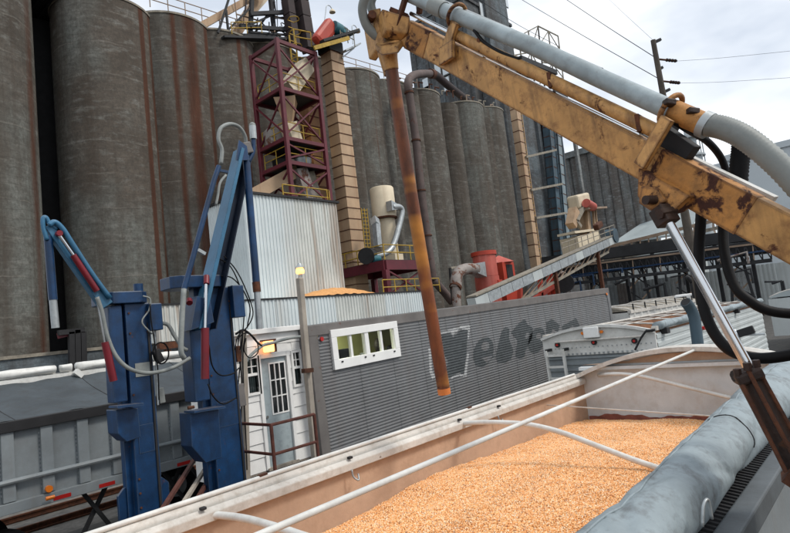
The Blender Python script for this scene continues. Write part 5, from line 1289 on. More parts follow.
obj('knuckle_block', B().bar((5.822, 8.400, 7.412), (5.885, 8.400, 7.218), 0.16, 0.18, up=(0, 1, 0)), m_cframe, s2, bevel=0.02)
obj('probe_tube', B().tube([(5.839, 8.400, 7.174), (5.810, 8.400, 4.823)], 0.065, 12), m_blue, s2, auto=40)
obj('probe_tip', B().tube([(5.810, 8.400, 4.823), (5.791, 8.400, 4.073)], 0.056, 12), m_galv, s2, auto=40)
b = B(); b.tube([(5.807, 8.400, 4.894), (5.809, 8.400, 4.718)], 0.068, 12); obj('worn_band', b, m_rust, s2, auto=40)
obj('elbow_pipe', B().tube(curve([(5.856, 8.380, 7.060), (5.968, 8.360, 7.256), (6.000, 8.350, 7.520)], 6), 0.04, 10), m_blue, s2, smooth=True)
obj('hose_coupling', B().tube([(5.998, 8.350, 7.501), (6.003, 8.350, 7.747)], 0.062, 12), m_galv, s2, auto=40)
b = B(); c = (6.003, 8.350, 7.766); b.lathe(c, [(0.06, -0.02), (0.055, 0.02), (0.02, 0.05)], 12); obj('coupling_cap', b, m_hose, s2, auto=50)
bolts(s2, bolt_spots(xa+0.04, xb-0.04, 1.9, 2.4, ya, 3)+bolt_spots(xa+0.05, xb-0.05, 4.3, 4.6, ya, 2)+bolt_spots(xa+0.04, xb-0.04, 3.1, 3.4, ya, 2))
obj('cover_plate', B().box((xa+0.10, ya-0.008, 2.55), (xb-0.06, ya, 2.95)), m_blue, s2)
obj('cable_tray', B().box((xb-0.06, ya-0.02, 0.6), (xb-0.03, ya, zt-0.3)), m_dark, s2)
obj('lift_cylinder', B().tube([(4.666, 8.220, 4.167), (4.597, 8.220, 3.386)], 0.062, 14), m_red, s2, auto=40)
obj('lift_rod', B().tube([(4.747, 8.220, 4.876), (4.666, 8.220, 4.167)], 0.026, 10), m_chrome, s2, auto=40)
obj('rod_eye', B().tube([(4.783, 8.250, 4.993), (4.742, 8.200, 4.858)], 0.045, 12), m_red, s2, auto=40)
obj('rod_eye', B().tube([(4.453, 8.250, 4.622), (4.430, 8.200, 4.570)], 0.05, 10), m_red, s2, auto=40)
obj('cylinder_cable', B().tube(curve([(4.756, 8.300, 3.897), (4.809, 8.350, 3.578), (4.964, 8.400, 3.400), (5.213, 8.450, 3.382), (5.385, 8.500, 3.459)], 5), 0.012, 6), m_black, s2, smooth=True)
obj('cylinder_cable', B().tube(curve([(4.685, 8.300, 3.297), (4.753, 8.300, 3.100), (4.944, 8.350, 2.942), (5.249, 8.450, 2.984)], 5), 0.012, 6), m_black, s2, smooth=True)
obj('cross_hose', B().tube(curve([(4.136, 8.600, 4.319), (4.261, 8.600, 4.279), (4.320, 8.550, 4.114), (4.410, 8.500, 3.915), (4.488, 8.500, 3.859)], 5), 0.03, 10), m_hose, s2, smooth=True)

# ------------------------------------------------------------------ grey grain trailer behind the samplers
TY = 12.2
lt = thing('grain_trailer', 'grey ribbed grain trailer with slack dark tarp behind the blue samplers', 'trailer', (3, TY, 0), group='parked grain trailers')
X0, X1 = -6.0, 9.6
zr = (4.154, 12.200, 2.891)[2]; zb = (4.074, 12.200, 1.426)[2]
obj('side_skin', B().box((X0, TY+0.10, zb), (X1, TY+0.14, zr)), m_trailer_grey, lt)
step = ((4.197, 12.200, 2.368)[0]-(3.574, 12.200, 2.326)[0]); xs0 = (3.574, 12.200, 2.326)[0]
i = -8
while True:
    x = xs0+i*step; i += 1
    if x > X1-0.2: break
    if x < X0: continue
    obj('side_post', B().box((x-0.10, TY+0.02, zb+0.14), (x+0.10, TY+0.10, zr-0.12)), m_trailer_grey, lt, bevel=0.01)
    b = B()
    for k in range(14):
        zz = zb+0.25+k*(zr-zb-0.5)/13; b.box((x-0.12, TY+0.085, zz), (x-0.10, TY+0.099, zz+0.035))
    o = obj('rivet_strip', b, m_galv, lt); o['kind'] = 'stuff'
obj('bottom_rail', B().box((X0, TY-0.0, zb-0.06), (X1, TY+0.18, zb+0.13)), m_trailer_grey, lt, bevel=0.01)
obj('top_rail', B().box((X0, TY-0.02, zr-0.12), (X1, TY+0.16, zr+0.07)), m_dark, lt, bevel=0.01)
obj('rub_rail', B().tube([(X0, TY-0.0, (3.755, 12.200, 1.917)[2]), (X1, TY-0.0, (3.755, 12.200, 1.917)[2])], 0.045, 8), m_trailer_grey, lt, auto=40)
for p, q in (((3.622, 12.190, 1.504), (3.918, 12.190, 1.500)), ((4.418, 12.190, 1.508), (4.718, 12.190, 1.502)), ((6.015, 12.190, 1.549), (6.313, 12.190, 1.539))):
    obj('reflector', B().box((p[0], TY-0.006, zb-0.03), (q[0], TY, zb+0.04)), m_reflect, lt)
p = (3.551, 12.150, 1.635); obj('side_lamp', B().tube([p, add(p, (0, 0.1, 0))], 0.06, 14), m_amber, lt, auto=40)
p = (3.529, 12.100, 1.488); obj('marker_lamp', B().tube([add(p, (-0.06, 0, 0)), add(p, (0.08, 0, 0))], 0.035, 10), m_amber, lt, auto=40)
zf = (5.101, 14.800, 3.795)[2]
def slack(u, v):
    x = X0+(X1-X0)*u; y = TY+0.1+2.6*v
    return (x, y, zr+0.06+(zf-zr-0.18)*v-0.10*math.sin(math.pi*v)+0.015*math.sin(x*5+v*4)+0.01*math.sin(x*11-v*9))
b = B(); b.grid(slack, 110, 12); obj('slack_tarp', b, m_tarp_dark, lt, smooth=True, solid=0.008)
for x in (0.8, 3.1, 5.0, 7.2):
    obj('tarp_seam', B().tube([slack((x-X0)/(X1-X0), v/10) for v in range(11)], 0.012, 5), m_dark, lt)
obj('far_side', B().box((X0, TY+2.6, zb), (X1, TY+2.68, zf-0.12)), m_alu, lt)
def roll(x0, x1, y, z, r):
    def f(u, v):
        x = x0+(x1-x0)*v; a = 2*math.pi*u; rr = r*(1+0.10*math.sin(3*a+x*4)+0.06*math.sin(x*9))
        return (x, y+rr*math.cos(a), z+rr*0.8*math.sin(a))
    n_ = max(6, int((x1-x0)*6)); bb = B().grid(f, 16, n_, closed_u=True)
    bb.f += [tuple(reversed(range(16))), tuple(n_*16+k for k in range(16))]
    return bb
xx = X0
for x1_ in (-2.0, 0.6, (4.593, 14.700, 3.697)[0], (4.931, 14.700, 3.697)[0], 9.4):
    if x1_ > xx+0.2:
        obj('rolled_tarp', roll(xx+0.05, x1_-0.06, TY+2.5, zf-0.02, 0.11), m_alu, lt, smooth=True); xx = x1_
obj('tarp_latch', B().bar((4.884, 14.500, 3.673), (5.026, 14.500, 3.538), 0.16, 0.12), m_alu, lt)
obj('far_top_rail', B().box((X0, TY+2.42, zf-0.3), (X1, TY+2.59, zf-0.14)), m_alu, lt)
for x in (1.6, 2.9, 7.0, 8.2):
    for y in (TY+0.25, TY+2.1):
        w = obj('wheel', B().tube([(x, y, 0.52), (x, y+0.3, 0.52)], 0.52, 24), m_black, lt, auto=40)
        obj('hub', B().tube([(x, y-0.02, 0.52), (x, y+0.05, 0.52)], 0.26, 16), m_galv, w, auto=40)
for x in (4.2, 5.0, 5.8, 6.4):
    obj('under_brace', B().bar((x, TY+0.3, zb-0.05), (x+0.5, TY+0.3, 0.55), 0.07), m_dark, lt)
    obj('under_brace', B().bar((x+0.5, TY+0.35, zb-0.05), (x, TY+0.35, 0.55), 0.07), m_dark, lt)
obj('hopper', B().prism([(-4.5, TY+0.3, zb-0.05), (0.8, TY+0.3, zb-0.05), (-1.2, TY+0.6, 0.6), (-2.6, TY+0.6, 0.6)], (0, 2.0, 0)), m_trailer_grey, lt)
# low wall and pipe lines at the silo foot
b = B(); b.box((-20, 36.0, 0), (21, 36.3, (12.449, 36.000, 4.432)[2])); fw_ = thing('loading_dock_wall', 'dark low wall running along the foot of the silos', 'wall', (0, 36, 0))
obj('wall_body', b, m_conc_dark, fw_)
obj('wall_cap', B().box((-20, 35.9, (12.449, 36.000, 4.432)[2]), (21, 36.4, (12.449, 36.000, 4.432)[2]+0.18)), m_roofslab, fw_)
mc = thing('dock_machine', 'dark rusty machine frame standing before the black gap', 'machine', (11.595, 35.000, 4.585))
for k, (p, q) in enumerate((((11.633, 35.000, 3.362), (11.699, 35.000, 5.580)), ((11.939, 35.000, 3.319), (12.014, 35.000, 5.665)), ((12.255, 35.000, 3.388), (12.322, 35.000, 5.526)), ((11.041, 35.000, 5.582), (12.381, 35.000, 5.634)))):
    obj('frame_member', B().bar(p, q, 0.28), m_dark, mc)
obj('red_panel', B().bar((11.096, 35.200, 5.426), (11.555, 35.200, 5.496), 0.3, 0.3), m_maroon, mc)

# ------------------------------------------------------------------ second grain trailer, end wall facing us
t2 = thing('grain_trailer', 'white grain trailer with ladder and lamps on its end wall beyond the corn', 'trailer', (12.5, 5.3, 0), group='parked grain trailers')
EX = 12.5; ty0, ty1 = 4.07, 6.66
zs = 3.12
def arch(y0, y1, zsd, zpk, n=14):
    return [(y0+(y1-y0)*i/n, zsd+(zpk-zsd)*(1-(2*i/n-1)**2)) for i in range(n+1)]
prof = arch(ty0, ty1, zs, 3.33)
zl = (12.500, 5.303, 2.706)[2]
b = B(); b.prism([(EX, ty1, zl), (EX, ty0, zl)]+[(EX, y, z) for y, z in prof], (0.06, 0, 0)); obj('end_wall', b, m_alu, t2)
b = B()
for i in range(len(prof)-1):
    b.bar((EX-0.03, *prof[i]), (EX-0.03, *prof[i+1]), 0.10, 0.06)
obj('arch_cap', b, m_alu, t2)
lowb = 1.2
b = B(); b.ribs((EX+0.05, ty0, lowb), (0, 0, zl-lowb), (0, ty1-ty0, 0), (-1, 0, 0), 0.14, 0.035, duty=0.4); obj('ribbed_lower_wall', b, m_trailer_grey, t2)
zbz = (12.500, 5.248, 3.058)[2]
obj('cross_bar', B().tube([(EX-0.07, ty0+0.25, zbz-0.02), (EX-0.07, ty1-0.35, zbz-0.02)], 0.025, 8), m_rim, t2)
b = B()
for i in range(24):
    y = ty0+0.1+i*(ty1-ty0-0.2)/23
    b.box((EX-0.015, y-0.02, zl+0.01), (EX, y+0.02, zl+0.05)); b.box((EX-0.012, y-0.012, zl+0.16), (EX, y+0.012, zl+0.185))
o = obj('rivet_row', b, m_galv, t2); o['kind'] = 'stuff'
p = (12.450, 5.390, 3.196)
obj('lamp_box', B().box((EX-0.14, p[1]-0.17, p[2]-0.11), (EX-0.03, p[1]+0.17, p[2]+0.12)), m_white_clean, t2, bevel=0.01)
for s in (-0.22, 0.22): obj('amber_lamp', B().tube([(EX-0.08, p[1]+s, p[2]), (EX-0.03, p[1]+s, p[2])], 0.035, 10), m_amber, t2, auto=40)
for p in ((12.450, 6.274, 2.972), (12.450, 5.390, 2.973), (12.450, 4.500, 2.946)):
    o = obj('tail_lamp', B().tube([(EX-0.05, p[1], p[2]), (EX, p[1], p[2])], 0.06, 14), m_dark, t2, auto=40)
    obj('lens', B().tube([(EX-0.062, p[1], p[2]), (EX-0.05, p[1], p[2])], 0.028, 12), m_reflect, o, auto=40)
la, lb_, lc, ld = (12.250, 6.469, 2.866), (12.250, 6.479, 2.149), (12.250, 6.044, 2.865), (12.250, 6.069, 2.231)
lad = obj('ladder', B().bar((12.25, la[1], la[2]), (12.25, la[1], 1.3), 0.05, 0.07).bar((12.25, lc[1], la[2]+0.02), (12.25, lc[1], 1.3), 0.05, 0.07), m_alu, t2)
for k in range(7):
    z = la[2]-0.12-k*0.26; obj('rung', B().bar((12.25, la[1], z), (12.25, lc[1], z), 0.04, 0.05), m_alu, lad)
for y in (la[1], lc[1]): obj('stand_off', B().bar((12.25, y, la[2]), (EX, y, la[2]), 0.06), m_dark, lad)
E2X = 24.2
b = B(); b.ribs((EX+0.06, ty0, 1.2), (0, 0, zs-1.25), (E2X-EX-0.06, 0, 0), (0, -1, 0), 0.17, 0.012, duty=0.55); obj('near_side', b, m_siding, t2)
obj('far_side', B().box((EX+0.06, ty1-0.05, 1.2), (E2X, ty1, zs)), m_alu, t2)
obj('inner_floor', B().box((EX+0.06, ty0+0.06, 1.9), (E2X, ty1-0.06, 1.95)), m_rust, t2)
m_rustin = paint('rusty_trailer_inside', (0.33, 0.16, 0.085), 0.85, var=0.4, sc_=2, dirt=0.4)
obj('inner_lining', B().box((EX+0.062, ty0+0.02, 1.96), (E2X-.01, ty0+0.055, zs-0.01)).box((EX+0.062, ty1-0.09, 1.96), (E2X-.01, ty1-0.055, zs-0.01)).box((E2X, ty0+0.06, 1.96), (E2X+0.05, ty1-0.06, zs+0.1)), m_rustin, t2)
for y in (ty0+0.02, ty1-0.04): obj('top_rail', B().bar((EX+0.06, y, zs+0.05), (E2X, y, zs+0.05), 0.11, 0.09), m_rim, t2)
for k in range(8):
    x = EX+0.9+k*1.42
    obj('tarp_bow', B().tube([(x, y, z+0.08) for y, z in arch(ty0+0.05, ty1-0.05, zs, 3.22, 12)], 0.02, 8), m_rim, t2, smooth=True)
obj('ridge_pole', B().tube([(EX, (ty0+ty1)/2, 3.33), (E2X, (ty0+ty1)/2, 3.33)], 0.025, 8), m_rim, t2)
for y in (ty0+0.7, ty1-0.7): obj('tarp_strap', B().tube([(EX, y, 3.29), (E2X, y, 3.29)], 0.012, 6), m_rim, t2)
obj('rolled_tarp', roll(EX+0.2, E2X, ty0-0.02, zs+0.10, 0.105), m_tarp, t2, smooth=True)
for x in (EX+0.5, EX+4.0, EX+7.5, E2X-0.3):
    obj('tarp_clamp', B().bar((x, ty0-0.02, zs-0.10), (x, ty0-0.02, zs+0.02), 0.22, 0.2), m_dark, t2)
obj('crank_arm', B().tube([(12.400, 4.205, 3.140), (12.400, 4.329, 3.003), (12.400, 4.491, 2.760)], 0.022, 8), m_dark, t2)
obj('crank_arm', B().tube([(12.400, 4.205, 3.140), (12.400, 4.022, 3.146)], 0.03, 8), m_dark, t2)
p = (16.102, 4.000, 2.883); obj('marker_lamp', B().tube([p, add(p, (0, 0.06, 0))], 0.05, 10), m_reflect, t2, auto=40)
for x in (14, 15.3, 22, 23.2):
    for y in (ty0+0.1, ty1-0.45):
        obj('wheel', B().tube([(x, y, 0.52), (x, y+0.32, 0.52)], 0.52, 22), m_black, t2, auto=40)
obj('chassis', B().box((EX+0.4, ty0+0.8, 0.8), (E2X+2, ty1-0.8, 1.18)), m_dark, t2)

# ------------------------------------------------------------------ further tarped trailers and a white cab
def far_trailer(label, x0, x1, y0, y1, z1, mat, tm, peak=0.35, group='parked grain trailers'):
    t = thing('grain_trailer', label, 'trailer', (x0, y0, 0), group=group)
    b = B(); b.ribs((x0, y0, 1.2), (x1-x0, 0, 0), (0, 0, z1-1.2), (0, -1, 0), 0.9, 0.06, duty=0.2); obj('near_side', b, mat, t)
    obj('body', B().box((x0+.02, y0+0.03, 1.2), (x1-.02, y1, z1)), mat, t)
    obj('top_rail', B().bar((x0, y0, z1+0.02), (x1, y0, z1+0.02), 0.14, 0.14), m_rim, t)
    pf = arch(y0+0.06, y1, z1, z1+peak, 10)
    b = B(); b.prism([(x0+0.1, y, z+0.06) for y, z in pf], (x1-x0-0.2, 0, 0)); obj('tarp_cover', b, tm, t, auto=40)
    n = int((x1-x0)/1.5)
    for k in range(n):
        x = x0+0.4+k*1.5
        obj('tarp_bow', B().tube([(x, y, z+0.09) for y, z in pf], 0.035, 6), m_rim, t, smooth=True)
        obj('tarp_hook', B().bar((x, y0-0.05, z1+0.05), (x, y0-0.05, z1+0.35), 0.05), m_dark, t)
    for x in (x0+1, x0+2.3, x1-2.3, x1-1):
        obj('wheel', B().tube([(x, y0+0.05, 0.52), (x, y0+0.4, 0.52)], 0.52, 18), m_black, t, auto=40)
    return t
far_trailer('pale tarped grain trailer beyond the right end of the grey van', 24.6, 36, 8.9, 11.5, (23.542, 8.900, 3.254)[2], m_alu, m_roofslab, 0.22)
far_trailer('farther grey tarped trailer in the lane before the long low building', 40, 53, 12.5, 15.2, 3.1, m_siding, m_roofslab, 0.4)
far_trailer('white tarped trailer at the right edge past the black hoses', 33, 46, 2.6, 5.2, 3.0, m_siding, m_greyroof, 0.3)
CX, CYA, CYB = 38.2, 9.0, 11.1
cz1 = (38.200, 11.280, 3.694)[2]
cabt = thing('truck_cab', 'white truck cab with a black exhaust stack among the parked trailers', 'truck', (CX, CYA, 0))
obj('cab_body', B().box((CX, CYA, 0.9), (CX+2.0, CYB, cz1-0.6)), m_white_clean, cabt, bevel=0.08)
obj('cab_roof', B().box((CX+0.1, CYA+0.1, cz1-0.6), (CX+1.7, CYB-0.1, cz1)), m_white_clean, cabt, bevel=0.12)
for y in (CYA+0.25, CYB-0.85): obj('rear_window', B().box((CX+0.06, y, cz1-0.5), (CX+0.1, y+0.6, cz1-0.15)), m_darkglass, cabt)
obj('side_window', B().box((CX+0.4, CYA+0.06, cz1-0.5), (CX+1.2, CYA+0.1, cz1-0.14)), m_darkglass, cabt)
obj('hood', B().box((CX+2.0, CYA+0.2, 0.9), (CX+3.6, CYB-0.2, cz1-1.3)), m_white_clean, cabt, bevel=0.1)
obj('exhaust_stack', B().tube(curve([(CX-0.25, 9.7, 1.2), (CX-0.25, 9.7, cz1+0.35), (CX-0.3, 9.75, cz1+0.75), (CX-0.5, 9.9, cz1+1.05)], 4), 0.14, 10), m_dark, cabt, smooth=True)
for x in (CX+0.4, CX+2.9): obj('wheel', B().tube([(x, CYA+.02, 0.52), (x, CYA+.35, 0.52)], 0.52, 20), m_black, cabt, auto=40)

# ------------------------------------------------------------------ near grain trailer, full of corn
NT_ = thing('grain_trailer', 'open grain trailer heaped with corn in the foreground', 'trailer', (2.5, 2.0, 0), group='parked grain trailers')
TX_0, TX_1 = -3.4, 7.2
YL, YR, RZ = 3.33, 0.74, 2.93
def extr(profile, x0, x1):
    """closed (y, z) outline extruded along X"""
    return B().prism([(x0, y, z) for y, z in profile], (x1-x0, 0, 0))
obj('left_wall', extr([(YL+0.0, 1.2), (YL+0.04, 1.2), (YL+0.04, RZ-0.07), (YL+0.0, RZ-0.07)], TX_0, TX_1), m_inner, NT_)
obj('left_rail', extr([(YL-0.005, RZ-0.068), (YL+0.10, RZ-0.068), (YL+0.115, RZ-0.02), (YL+0.10, RZ+0.02), (YL+0.035, RZ+0.035), (YL+0.01, RZ+0.025), (YL-0.005, RZ)], TX_0, TX_1), m_rim, NT_, bevel=0.008)
obj('left_lip', extr([(YL-0.055, RZ-0.095), (YL-0.010, RZ-0.095), (YL-0.010, RZ-0.02), (YL-0.028, RZ-0.012), (YL-0.055, RZ-0.04)], TX_0, TX_1-0.05), m_rim, NT_, bevel=0.006)
obj('tarp_track', B().tube([(TX_0, YL+0.02, RZ+0.045), (TX_1-0.2, YL+0.02, RZ+0.045)], 0.016, 8), m_alu, NT_, auto=50)
obj('right_wall', extr([(YR, 1.2), (YR+0.04, 1.2), (YR+0.04, RZ-0.06), (YR, RZ-0.06)], TX_0, TX_1), m_inner, NT_)
b = B(); b.ribs((TX_0, YR-0.002, RZ-0.06+0.0), (TX_1-TX_0, 0, 0), (0, 0.13, 0.02), (0, -0.1, 1), 0.045, 0.02); obj('ribbed_ledge', b, m_dark, NT_)
obj('right_rail', extr([(YR-0.10, RZ-0.13), (YR-0.003, RZ-0.13), (YR-0.003, RZ-0.03), (YR-0.10, RZ-0.03)], TX_0, TX_1), m_sideshade, NT_, bevel=0.01)
obj('outer_skin', B().box((TX_0, YR-0.03, 1.2), (TX_1, YR-0.004, RZ-0.131)), m_trailer_grey, NT_)
# end wall with arched cap
ap = arch(YR, YL+0.04, RZ, 3.22, 16)
b = B(); b.prism([(TX_1, YL+0.04, 1.2), (TX_1, YR, 1.2)]+[(TX_1, y, z) for y, z in ap], (0.05, 0, 0)); obj('end_wall', b, m_endw, NT_)
b = B()
for i in range(len(ap)-1): b.bar((TX_1-0.02, *ap[i]), (TX_1-0.02, *ap[i+1]), 0.30, 0.05)
obj('arch_cap', b, m_rim, NT_)
zled = (7.100, 1.977, 3.069)[2]
obj('end_ledge', B().box((TX_1-0.10, YR+0.05, zled-0.06), (TX_1-0.004, YL-0.005, zled-0.02)), m_endw, NT_)
b = B(); b.prism([(TX_1-0.012, YL-0.02, zled), (TX_1-0.012, YR+0.05, zled)]+[(TX_1-0.012, y, z-0.05) for y, z in ap[1:-1] if z-0.05 > zled+0.02], (0.01, 0, 0)); obj('end_tympanum', b, m_inner, NT_)
def stainband(u, v):
    y = YR+0.05+(YL-YR-0.06)*u
    return (TX_1-0.006, y, 2.28+v*(0.150+0.012*math.sin(y*7)+0.010*math.sin(y*17)+0.006*math.sin(y*41)))
b = B(); b.grid(stainband, 60, 1); obj('dust_line', b, m_stainline, NT_)
obj('front_wall', B().box((TX_0, YR+0.041, 1.2), (TX_0+0.05, YL-0.001, RZ)), m_inner, NT_)
obj('floor', B().box((TX_0+.05, YR+0.05, 1.2), (TX_1, YL-0.005, 1.25)), m_inner, NT_)
# bows
def bow(pts, r=0.022): obj('tarp_bow', B().tube(curve(pts, 6), r, 10), m_galv if False else m_alu, NT_, smooth=True)
bow([(1.806, 3.310, 2.871), (1.850, 3.240, 2.863), (1.850, 3.023, 2.877), (1.850, 2.826, 2.877), (1.850, 2.494, 2.863), (1.850, 2.060, 2.818), (1.85, 0.84, 2.5)])
bow([(4.431, 3.310, 2.874), (4.400, 3.103, 2.899), (4.400, 2.867, 2.905), (4.400, 2.589, 2.896), (4.400, 2.301, 2.843), (4.400, 1.979, 2.740), (4.400, 1.582, 2.617), (4.4, 0.84, 2.45)])
bow([(7.411, 3.300, 2.883), (7.000, 2.882, 2.968), (7.000, 2.525, 2.934), (7.000, 1.995, 2.786), (7.000, 1.475, 2.642), (7.0, 0.84, 2.5)], 0.022)
obj('ridge_pole', B().tube([(-3.0, 1.9, 3.14), (7.2, 1.9, 3.20)], 0.0145, 10), m_alu, NT_, auto=60)
obj('cross_cable', B().tube([(6.1, YL-0.02, 2.75), (5.6, YR+0.05, 2.72)], 0.007, 6), m_rim, NT_)
obj('tarp_strap', B().tube([(7.660, 3.300, 2.833), (8.814, 3.000, 2.907)], 0.008, 6), m_rim, NT_)
for x in (1.75, 4.36, 5.05, 2.95):
    b = B(); b.box((x-0.012, YL-0.062, RZ-0.012), (x+0.024, YL-0.03, RZ+0.006)); obj('bow_socket', b, m_dark, NT_, bevel=0.005)
for x in (2.95, 5.0):
    obj('hook', B().tube(curve([(x, YL-0.06, RZ-0.09), (x, YL-0.07, RZ-0.14), (x+0.03, YL-0.09, RZ-0.17), (x+0.05, YL-0.07, RZ-0.13)], 4), 0.007, 6), m_galv, NT_, smooth=True)
for x in (0.4, 1.2):
    obj('strap_lip', B().bar((x*3+1, YL+0.02, RZ+0.06), (x*3+1.06, YL+0.02, RZ+0.062), 0.03, 0.012), m_rust, NT_)
# rolled tarp along the right rim
CREASES = [(random.uniform(0.6, 6.8), random.uniform(0.2, 3.0), random.uniform(-0.35, 0.35), random.uniform(0.002, 0.009), random.uniform(0.008, 0.03), random.uniform(0.35, 1.1)) for _ in range(90)]
def tarp_fn(u, v):
    x = -1.2+8.1*v; a = 2*math.pi*u
    cy = 0.868+0.010*x+0.008*math.sin(x*1.7); cz = 2.992+0.004*math.sin(x*2.3)
    sag = 1+0.03*math.sin(2*a+x*1.3)
    fold = 0.004*math.sin(3*a+x*3.5+1.5*math.sin(x*2.1))+0.0025*math.sin(5*a-x*9)
    cr_ = 0.013*max(0, math.sin(x*2.9+a*1.2+0.6*math.sin(3*x)))**14+0.009*max(0, math.sin(x*4.3-a*1.7))**18
    for x0, a0, sl, dp, w, aw in CREASES:
        da = (a-a0+math.pi) % (2*math.pi)-math.pi
        q = (x-x0-sl*da)/w
        if abs(q) < 3: cr_ += dp*(math.exp(-q*q)-0.6*math.exp(-(q-1.6)**2))*math.exp(-(da/aw)**2)
    rr = (0.126+0.004*x+0.010*max(0, x-3.2))*sag+fold-cr_
    return (x, cy+rr*1.05*math.cos(a), cz+rr*math.sin(a))
b = B(); b.grid(tarp_fn, 56, 420, closed_u=True)
tp = obj('rolled_tarp', b, m_tarp, NT_, smooth=True)
obj('tarp_seam', B().tube([tarp_fn(k/40, 0.60) for k in range(6, 22)], 0.006, 5), m_dark, tp)
def hem(v):
    q = tarp_fn(0.22+0.02*math.sin(v*9), v); return (q[0], q[1], q[2]+0.002)
obj('tarp_hem', B().tube([hem(k/160) for k in range(160)], 0.005, 6), m_tarp, tp, smooth=True)
p = (2.281, 0.686, 3.050)
obj('tarp_handle', B().tube(curve([add(p, (0, 0, -0.03)), add(p, (0.02, -0.01, 0.04)), add(p, (0.05, -0.02, 0.05)), add(p, (0.06, -0.02, -0.02))], 5), 0.006, 8), m_galv, tp, smooth=True)
# running gear hidden below
for x in (-2.4, -1.1, 5.6, 6.8):
    for y in (YR+0.02, YL-0.36):
        obj('wheel', B().tube([(x, y, 0.52), (x, y+0.32, 0.52)], 0.52, 22), m_black, NT_, auto=40)
obj('chassis', B().box((TX_0+0.2, YR+0.8, 0.75), (TX_1+1.5, YL-0.8, 1.19)), m_dark, NT_)

# ------------------------------------------------------------------ the corn
def corn_mat():
    t = NT('corn_kernels')
    oi = t.new('ObjectInfo')
    c = t.ramp(oi.outputs['Random'], [(0.0, (0.42, 0.12, 0.03)), (0.14, (0.80, 0.34, 0.10)), (0.48, (0.93, 0.49, 0.20)), (0.76, (0.95, 0.63, 0.34)), (0.93, (0.94, 0.82, 0.64)), (1.0, (0.25, 0.07, 0.02))])
    n = t.noise(140, 2)
    c = t.mix(t.ramp(n, [(0.4, 0.0), (0.7, 0.35)]), c, (0.92, 0.62, 0.30))
    return t.done(c, 0.45, 0, spec=0.35)
m_corn = corn_mat()
m_cornbase = paint('corn_between_kernels', (0.42, 0.17, 0.045), 0.9, var=0.3, sc_=60)
def corn_h(x, y):
    u = (y-YR)/(YL-YR)
    z = 2.50+0.09*math.exp(-((x-3.6)/2.2)**2)*math.sin(math.pi*min(1, max(0, u)))
    if x > 5: z -= 0.052*(x-5)**1.2
    z += 0.018*math.sin(x*2.3+y*1.7)+0.030*mnoise.noise((x*1.1, y*1.3, 2.0))+0.016*mnoise.noise((x*4, y*4, 7.0))+0.007*mnoise.noise((x*13, y*13, 5.0))
    return z
b = B(); b.grid(lambda u, v: ((lambda x, y: (x, y, corn_h(x, y)))(0.4+(TX_1-0.42)*u, YR+0.045+(YL-YR-0.05)*v)), 330, 130)
corn = obj('corn_load', b, m_cornbase, smooth=True)
tag(corn, 'golden orange corn kernels filling the foreground trailer', 'corn', kind='stuff')
ng = bpy.data.node_groups.new('corn_kernels', 'GeometryNodeTree')
ng.interface.new_socket('Geometry', in_out='INPUT', socket_type='NodeSocketGeometry')
ng.interface.new_socket('Geometry', in_out='OUTPUT', socket_type='NodeSocketGeometry')
N = ng.nodes; L_ = ng.links
gi, go = N.new('NodeGroupInput'), N.new('NodeGroupOutput')
dp = N.new('GeometryNodeDistributePointsOnFaces'); dp.inputs['Density'].default_value = 12500; dp.inputs['Seed'].default_value = 4
ico = N.new('GeometryNodeMeshIcoSphere'); ico.inputs['Radius'].default_value = 0.0062; ico.inputs['Subdivisions'].default_value = 1
tf = N.new('GeometryNodeTransform'); tf.inputs['Scale'].default_value = (1.15, 0.85, 0.62)
sm = N.new('GeometryNodeSetMaterial'); sm.inputs['Material'].default_value = m_corn
iop = N.new('GeometryNodeInstanceOnPoints')
rv = N.new('FunctionNodeRandomValue'); rv.data_type = 'FLOAT_VECTOR'; rv.inputs[0].default_value = (0, 0, 0); rv.inputs[1].default_value = (6.28, 6.28, 6.28)
rs = N.new('FunctionNodeRandomValue'); rs.data_type = 'FLOAT'; rs.inputs[2].default_value = 0.75; rs.inputs[3].default_value = 1.3
jn = N.new('GeometryNodeJoinGeometry')
L_.new(gi.outputs[0], dp.inputs['Mesh']); L_.new(dp.outputs['Points'], iop.inputs['Points'])
L_.new(ico.outputs['Mesh'], tf.inputs['Geometry']); L_.new(tf.outputs[0], sm.inputs['Geometry']); L_.new(sm.outputs[0], iop.inputs['Instance'])
L_.new(rv.outputs[0], iop.inputs['Rotation']); L_.new(rs.outputs[1], iop.inputs['Scale'])
L_.new(iop.outputs[0], jn.inputs[0]); L_.new(gi.outputs[0], jn.inputs[0]); L_.new(jn.outputs[0], go.inputs[0])
md = corn.modifiers.new('kernels', 'NODES'); md.node_group = ng

# ------------------------------------------------------------------ tractor pulling the near trailer
tr = thing('truck_tractor', 'tractor unit of the corn trailer showing only its grey exhaust stack and mirror', 'truck', (9.2, 2, 0))
obj('cab_body', B().box((8.4, 0.95, 0.9), (10.6, 3.1, 2.45)), m_white, tr, bevel=0.12)
obj('cab_roof', B().box((8.7, 1.1, 2.45), (10.3, 2.95, 2.66)), m_white, tr, bevel=0.09)
obj('hood', B().box((10.6, 1.2, 0.8), (12.2, 2.85, 1.85)), m_white, tr, bevel=0.15)
for x in (8.2, 11.6):
    for y in (1.0, 2.75): obj('wheel', B().tube([(x, y, 0.52), (x, y+0.32, 0.52)], 0.52, 22), m_black, tr, auto=40)
sp = (8.300, 2.192, 3.147)
obj('exhaust_stack', B().tube([(8.3, sp[1], 0.9), (8.300, 2.180, 3.146), (8.300, 2.167, 3.503), (8.300, 2.183, 3.598), (8.250, 2.201, 3.677), (8.200, 2.217, 3.728)], 0.072, 16), m_slate, tr, auto=50)
